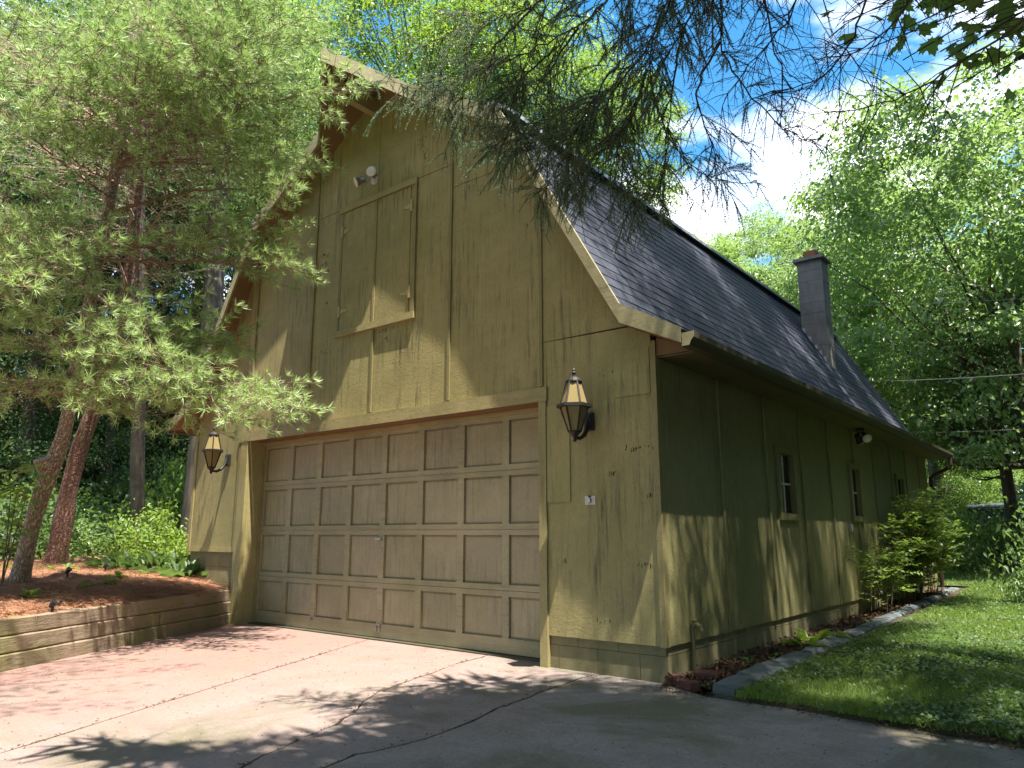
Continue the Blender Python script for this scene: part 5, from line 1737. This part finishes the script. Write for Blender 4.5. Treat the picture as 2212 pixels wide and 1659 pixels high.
# garden shed glimpsed beyond the lawn
p = at(2150, 1150, 36)
t = thing("garden_shed", (p[0], p[1], hz(*p[:2])), "grey boarded shed half hidden beyond the lawn path", "shed")
z0 = hz(*p[:2])
for k in range(9):
    B("board", 'shed', t, p[0] - 0.9 + k * .2 + .004, p[0] - 0.7 + k * .2 - .004, p[1] - .02, p[1], z0, z0 + 1.9)
MB().box(p[0] - .9, p[0] + .9, p[1] + .001, p[1] + 1.8, z0, z0 + 1.88).build("body", 'shed', t)
MB().hexa([(p[0] - 1.0, p[1] - .15, z0 + 1.905), (p[0] + 1.0, p[1] - .15, z0 + 1.905), (p[0] + 1.0, p[1] + 1.95, z0 + 2.15), (p[0] - 1.0, p[1] + 1.95, z0 + 2.15)], [(p[0] - 1.0, p[1] - .15, z0 + 1.96), (p[0] + 1.0, p[1] - .15, z0 + 1.96), (p[0] + 1.0, p[1] + 1.95, z0 + 2.2), (p[0] - 1.0, p[1] + 1.95, z0 + 2.2)]).build("roof", 'shed', t)

# far woodland that closes the view
r = np.random.default_rng(70)
n = 80000
th = r.uniform(-0.15, 2.9, n)
R_ = r.uniform(46, 66, n)
X = CAM[0] + R_ * np.cos(th + 0.45); Y = CAM[1] + R_ * np.sin(th + 0.45)
topz = 11 + 3.0 * np.sin(th * 9) + 2 * np.sin(th * 23 + 1)
Z = 0.5 + topz * r.uniform(0, 1, n) ** 0.8
Z = np.where(r.random(n) < .35, r.uniform(0, 5, n), Z)
P = np.stack([X, Y, Z], -1) + r.normal(0, .5, (n, 3))
V, F = leaves_np(P, unit(np.array([0, 0, .6]) + unit(CAM - P) * .6 + r.normal(0, .5, P.shape)), 0.62, 71, .7, .2)
tag(obj_np("woodland", V, F, 'leaf_dark'), "far mass of woodland closing the view behind everything", "woodland", kind="stuff")

# shrub growing against the side wall: arching stems with paired leaves
def wall_shrub(x, y, n_st, h, label, seed, leaf=0.075, lean=0.5):
    r = np.random.default_rng(seed)
    t = thing("wall_shrub", (x, y, 0.05), label, "shrub", "shrubs against the side wall")
    segs, P, N, T = [], [], [], []
    for k in range(n_st):
        a = r.uniform(-1.5, 1.6); L = h * r.uniform(.45, 1.0)
        p0 = np.array([x + r.normal(0, .09), y + r.normal(0, .3), 0.03])
        out = np.array([abs(math.cos(a)) * .6 + .05, math.sin(a), 0]) * lean * r.uniform(.3, 1.3)
        p1 = p0 + np.array([0, 0, L * .75]) + out * .35 * L; p2 = p0 + out * L + np.array([0, 0, L * r.uniform(.78, 1.0)])
        Q = bez(p0, p1, p2, 12)
        for i in range(11):
            segs.append((Q[i], Q[i + 1], .0065 - .0005 * i, .006 - .0005 * i))
        for q in range(int(L * 12)):
            u = r.uniform(.3, 1); i = min(10, int(u * 11)); b_ = Q[i]
            d_ = unit(r.normal(size=3) * np.array([1, 1, .35]) + np.array([.25, 0, .15])); l2 = r.uniform(.12, .42)
            e = b_ + d_ * l2; segs.append((b_, e, .0025, .0015))
            for m_ in range(int(l2 / .045)):
                f_ = (m_ + 1) / (l2 / .045)
                for sgn in (-1, 1):
                    sd = unit(np.cross(d_, (0, 0, 1))) * sgn
                    P.append(b_ + d_ * l2 * min(1, f_)); T.append(unit(sd + d_ * .6 + np.array([0, 0, .1]))); N.append(unit(np.array([0, 0, 1.]) + r.normal(0, .35, 3)))
    V, F = tubes_np(segs, 3); obj_np("stems", V, F, 'stem', t)
    P, N, T = np.array(P), np.array(N), np.array(T)
    T = unit(T - N * (T * N).sum(1, keepdims=True)); S = np.cross(N, T)
    s = r.uniform(.7, 1.25, (len(P), 1)) * leaf
    V = np.stack([P, P + T * s * .35 + S * s * .28, P + T * s, P + T * s * .35 - S * s * .28], 1).reshape(-1, 3)
    i = np.arange(len(P)) * 4
    F = np.stack([np.stack([i, i + 1, i + 2], 1), np.stack([i, i + 2, i + 3], 1)], 1).reshape(-1, 3)
    tag(obj_np("leaves", V, F, 'leaf_light', t), kind="stuff")


wall_shrub(.24, 7.9, 30, 2.2, "tall leafy shrub against the side wall beyond the second window", 4)
wall_shrub(.26, 6.1, 14, 1.3, "shorter sprawling shrub under the second side window", 9, .065)
wall_shrub(.24, 9.4, 14, 1.7, "bushy shrub against the side wall below the third window", 12)


# small leafy weeds: rosettes of strap leaves
def weed(x, y, z, n, L, label, seed, mat='leaf_light', up=.8, name="weed", group="weeds in the side bed", wid=.28):
    r = np.random.default_rng(seed)
    V, F = [], []
    for k in range(n):
        a = r.uniform(0, 6.28); el = r.uniform(.25, 1.25) * up; l = L * r.uniform(.6, 1.15)
        d_ = np.array([math.cos(a) * math.cos(el), math.sin(a) * math.cos(el), math.sin(el)])
        s = np.array([-math.sin(a), math.cos(a), 0]) * l * wid * .5
        b_ = np.array([x, y, z]) + r.normal(0, .018, 3) * np.array([1, 1, 0])
        m1 = b_ + d_ * l * .5 + np.array([0, 0, .03 * l]); e = b_ + d_ * l + np.array([0, 0, -.28 * l])
        i = len(V); V += [b_, m1 + s, e, m1 - s]; F += [(i, i + 1, i + 2), (i, i + 2, i + 3)]
    o = obj_np(name, np.array(V), np.array(F), mat)
    tag(o, label, "plant", group)


r = np.random.default_rng(23)
for k, (x, y, n, L, lb) in enumerate([(.36, 2.35, 16, .30, "broad leaved weed by the wall where the light first falls"), (.28, 2.75, 18, .34, "lush weed clump beside the pale edging stones"), (.42, 3.2, 14, .26, "weed growing past the lush clump"), (.25, 1.15, 8, .15, "small weed in the shaded soil near the front corner"), (.34, 1.55, 8, .16, "second small weed in the shaded soil"), (.47, 4.6, 10, .22, "weed beside the edging halfway along the wall"), (.43, -.08, 9, .10, "tiny weed between the brick and first stone")]):
    weed(x, y, .03, n, L, lb, 30 + k, 'leaf_light' if k in (0, 1, 2, 5) else 'leaf_mid')
# strap leaved plants along the back of the pine straw bed and seedlings in it
BP = [(430, 1190, 12.6, .55, 26), (400, 1188, 12.7, .55, 26), (372, 1186, 12.6, .5, 24), (345, 1188, 12.8, .5, 24), (318, 1186, 13, .45, 22), (290, 1187, 13.2, .45, 20), (262, 1188, 13.2, .4, 18), (235, 1190, 13.4, .4, 16), (412, 1215, 12.0, .45, 20), (385, 1200, 12.2, .4, 16)]
names = ["closest to the garage wall", "second from the garage wall", "third from the garage wall", "fourth from the garage wall", "fifth from the garage wall", "sixth from the garage wall", "seventh from the garage wall", "farthest from the garage wall", "in front of the row near the wall", "small one in front of the row"]
for k, ((px, py, ds, L, n), nm) in enumerate(zip(BP, names)):
    p = at(px, py, ds)
    weed(p[0], p[1], float(h_bed(p[0], p[1])) + .0, n, L, "strap leaved plant behind the pine straw, " + nm, 50 + k, 'leaf_dark', 1.0, "strap_leaf_plant", "plants along the back of the bed", .16)
SD = [((300, 1240), "by the middle of the straw"), ((235, 1262), "in the sunlit straw centre"), ((190, 1268), "left of the straw centre"), ((150, 1222), "beside the near pine's foot, right side"), ((60, 1290), "in front of the near pine's foot"), ((255, 1247), "back of the straw centre"), ((20, 1210), "left of the near pine's foot"), ((100, 1205), "between the two pine trunks")]
for k, ((px, py), nm) in enumerate(SD):
    v = at(px, py, 1.0) - CAM
    dist = 9.0
    for _ in range(20):
        q = CAM + v * dist
        dist += (h_bed(q[0], q[1]) - q[2]) / v[2] * 0.5 if abs(v[2]) > 1e-4 else 0
        dist = float(np.clip(dist, 6.5, 13))
    q = CAM + v * dist
    weed(q[0], q[1], float(h_bed(q[0], q[1])), 9, .16, "small green seedling " + nm, 70 + k, 'leaf_light', .8, "seedling", "seedlings in the pine straw", .42)
# leafy sprig on the left of the near trunk
p = at(30, 1060, 10.2)
rs = np.random.default_rng(3)
t = thing("sapling", (p[0], p[1], float(h_bed(p[0], p[1]))), "yellow green sapling sprouting left of the near pine trunk", "sapling")
segs = []; Pq = []
b0 = np.array([p[0], p[1], float(h_bed(p[0], p[1]))])
for (x, y) in ((45, 1010), (25, 1040), (60, 1060), (20, 1090), (40, 1130), (70, 1030)):
    e = at(x, y, 10.2 + rs.normal(0, .1)); segs.append((b0, .5 * (b0 + e) + np.array([.02, 0, .1]), .007, .005)); segs.append((.5 * (b0 + e) + np.array([.02, 0, .1]), e, .005, .002))
    Pq += [e + rs.normal(0, .10, 3) for _ in range(16)]
V, F = tubes_np(segs, 4); obj_np("stems", V, F, 'stem', t)
Pq = np.array(Pq)
V, F = leaves_np(Pq, unit(np.array([.2, -.3, 1.]) + rs.normal(0, .3, Pq.shape)), .13, 5, .5, .15)
tag(obj_np("leaves", V, F, 'leaf_light', t), kind="stuff")
# black landscape spotlights lying in the straw
for (px, py), lb in (((112, 1325), "black spotlight upright in the straw near the timber wall"), ((145, 1248), "dark spotlight lying in the straw before the near pine"), ((232, 1188), "dark spotlight at the back of the straw")):
    v = at(px, py, 1.0) - CAM; dist = 8.0
    for _ in range(30):
        q = CAM + v * dist; dist = float(np.clip(dist + (h_bed(q[0], q[1]) - q[2]) / v[2] * .5, 6, 12.5))
    q = CAM + v * dist; z = float(h_bed(q[0], q[1]))
    t = thing("landscape_spotlight", (q[0], q[1], z), lb, "garden light")
    MB().tube([(q[0], q[1], z - .05), (q[0], q[1], z + .06)], .014, 6).build("stake", 'black_metal', t)
    MB().lathe((q[0], q[1], z + .09), [(.018, -.04), (.028, -.012), (.033, .03), (.035, .036), (.03, .033)], 10, (.5, .3, .6)).build("lamp_head", 'black_metal', t)

# ------------------------------------------------------------------ ground cover
# pine straw lying on the bed
r = np.random.default_rng(91)
n = 60000
u = r.uniform(-2.0, 6.6, n); v = .12 + 5.8 * r.uniform(0, 1, n) ** 1.15
X = RW_A[0] + RW_D[0] * u + RW_N[0] * v; Y = RW_A[1] + RW_D[1] * u + RW_N[1] * v
ok = ~((X > -7.75) & (Y > -.05)); X, Y = X[ok], Y[ok]; n = len(X)
Z = h_bed(X, Y) + 0.02 * vnoise(X, Y, 4.0, 3) + 0.012 * vnoise(X, Y, 11.0, 8) + r.uniform(.0, .028, n)
a = r.normal(0.6, 0.9, n)
D = np.stack([np.cos(a), np.sin(a), r.normal(0, .12, n)], -1)
P = np.stack([X, Y, Z], -1); L = r.uniform(.09, .17, (n, 1))
S = np.stack([-np.sin(a), np.cos(a), np.zeros(n)], -1) * .0045
V = np.stack([P - S, P + S, P + D * L], 1).reshape(-1, 3)
tag(obj_np("pine_straw", V, np.arange(len(V)).reshape(-1, 3), 'straw'), "rust brown pine needles carpeting the raised bed", "pine straw", kind="stuff")
# grass on the lawn (blades get larger and sparser with distance) and clover like ground cover
def blades(X, Y, Z, H, W, seed):
    r = np.random.default_rng(seed)
    n = len(X); a = r.uniform(0, 6.28, n)
    S = np.stack([np.cos(a), np.sin(a), np.zeros(n)], -1) * W[:, None] * .5
    P = np.stack([X, Y, Z], -1)
    Tp = P + np.stack([r.normal(0, .5, n) * H, r.normal(0, .5, n) * H, H], -1)
    V = np.stack([P - S, P + S, Tp], 1).reshape(-1, 3)
    return V, np.arange(len(V)).reshape(-1, 3)


def lawn_pts(n, seed, ymax=42, pw=2.6):
    r = np.random.default_rng(seed)
    Y = -.45 + ymax * r.uniform(0, 1, n) ** pw
    xmax = 3.3 - .075 * (Y + 5.8) + .5
    x0_ = np.where(Y > 12.2, -2.5, .60)
    X = x0_ + (np.maximum(xmax, 1.2) - x0_) * r.uniform(0, 1, n)
    ok = (Y > edge_y(X) - .05 + .16 * r.random(n) + .06 * vnoise(X, Y, 3.0, 2)) & ~((X < .60 + .1) & (Y < 10))
    return X[ok], Y[ok], r


X, Y, r = lawn_pts(230000, 1)
dist = np.hypot(X - CAM[0], Y - CAM[1])
dens = vnoise(X, Y, 1.1, 4)
dens2 = vnoise(X, Y, 3.2, 7)
k = r.random(len(X)) < np.clip(.62 + .6 * dens + .5 * dens2, .10, 1)
X, Y, dist = X[k], Y[k], dist[k]
H = r.uniform(.02, .065, len(X)) * (1 + .012 * dist) * (1 + .5 * np.clip(vnoise(X, Y, 2.1, 11), -.6, 1)); W = .0045 * (1 + .10 * dist)
V, F = blades(X, Y, h_lawn(X, Y) - .004, H, W, 2)
tag(obj_np("grass", V, F, 'grass'), "short mown grass of the lawn beside the garage", "grass", kind="stuff")
X, Y, r = lawn_pts(60000, 3, 20, 1.9)
k = r.random(len(X)) < np.clip(.55 + .8 * vnoise(X, Y, .9, 9), 0.05, 1)
X, Y = X[k], Y[k]
P = np.stack([X, Y, h_lawn(X, Y) + r.uniform(.015, .055, len(X))], -1)
V, F = leaves_np(P, unit(np.array([0, 0, 1.]) + r.normal(0, .35, P.shape)), .036, 4, .8, .1)
tag(obj_np("ground_cover", V, F, 'clover'), "small round leaved ground cover growing through the lawn", "ground cover", kind="stuff")
# grass behind the bed on the left
r = np.random.default_rng(8)
n = 60000
X = r.uniform(-24, -8.0, n); Y = r.uniform(-4, 9, n)
v = (X - RW_A[0]) * RW_N[0] + (Y - RW_A[1]) * RW_N[1]
ok = (v > 5.4 + .6 * vnoise(X, Y, .8, 1)) & (vnoise(X, Y, .35, 6) > -.35) & (v < 13)
X, Y = X[ok], Y[ok]
V, F = blades(X, Y, h_ground(X, Y) - .01, r.uniform(.05, .14, len(X)), np.full(len(X), .02), 9)
tag(obj_np("rough_grass", V, F, 'grass'), "rough grass at the wood's edge behind the pine straw bed", "grass", kind="stuff")
# litter: dry leaves in the side bed, bits on the drive, fallen leaves in the wood
r = np.random.default_rng(31)
n = 2600
X = r.uniform(.03, .45, n); Y = -.12 + 11 * r.uniform(0, 1, n) ** 1.4
P = np.stack([X, Y, .035 + .010 * np.clip(Y, 0, 60) + r.uniform(0, .03, n)], -1)
V, F = leaves_np(P, unit(np.array([0, 0, 1.]) + r.normal(0, .6, P.shape)), .05, 6, .5, .1)
n2 = 900
X = r.uniform(.05, 3.3, n2); P2 = np.stack([X, edge_y(np.maximum(X, .45)) + r.normal(-.02, .07, n2), .012 + r.uniform(0, .012, n2)], -1)
V2, F2 = leaves_np(P2, unit(np.array([0, 0, 1.]) + r.normal(0, .25, P2.shape)), .035, 7, .25, .0)
tag(obj_np("leaf_litter", np.concatenate([V, V2]), np.concatenate([F, F2 + len(V)]), 'leaf_litter'), "dry brown leaf litter along the foot of the side wall", "leaf litter", kind="stuff")
n = 1500
X = r.uniform(-6, 3.2, n); Y = -4.6 * r.uniform(0, 1, n) - .02
ok = ((X - RW_A[0]) * RW_N[0] + (Y - RW_A[1]) * RW_N[1] < -.05) & ~((X > 0) & (Y > edge_y(np.maximum(X, .45)) - .03))
X, Y = X[ok], Y[ok]; n = len(X)
k = r.random(n)
P = np.stack([X, Y, np.full(n, .004)], -1)
V, F = leaves_np(P, unit(np.array([0, 0, 1.]) + r.normal(0, .1, P.shape)), .022, 8, .28, .0)
tag(obj_np("drive_litter", V, F, 'pale_bits'), "scattered dry needles and chips on the driveway", "litter", kind="stuff")
jp = []
for LL in (L1, L2, L3):
    for (x0, y0), (x1, y1) in zip(LL[:-1], LL[1:]):
        for _ in range(int(22 * math.hypot(x1 - x0, y1 - y0))):
            q = r.random(); jp.append((x0 + (x1 - x0) * q + r.normal(0, .02), y0 + (y1 - y0) * q + r.normal(0, .02), .004))
jp = np.array([q for q in jp if q[1] < .05 and q[1] > -4.6])
V, F = leaves_np(jp, unit(np.array([0, 0, 1.]) + r.normal(0, .12, jp.shape)), .03, 18, .3, .0)
tag(obj_np("joint_litter", V, F, 'leaf_litter'), "dead needles gathered along the driveway cracks", "litter", kind="stuff")
n = 9000
X = r.uniform(-26, -7.9, n); Y = r.uniform(-3, 14, n)
P = np.stack([X, Y, h_ground(X, Y) + r.uniform(.0, .03, n)], -1)
P = P[((X - RW_A[0]) * RW_N[0] + (Y - RW_A[1]) * RW_N[1] > 5.6)]
V, F = leaves_np(P, unit(np.array([0, 0, 1.]) + r.normal(0, .4, P.shape)), .12, 9, .5, .1)
tag(obj_np("woodland_litter", V, F, 'leaf_litter'), "fallen leaves on the woodland floor left of the garage", "leaf litter", kind="stuff")
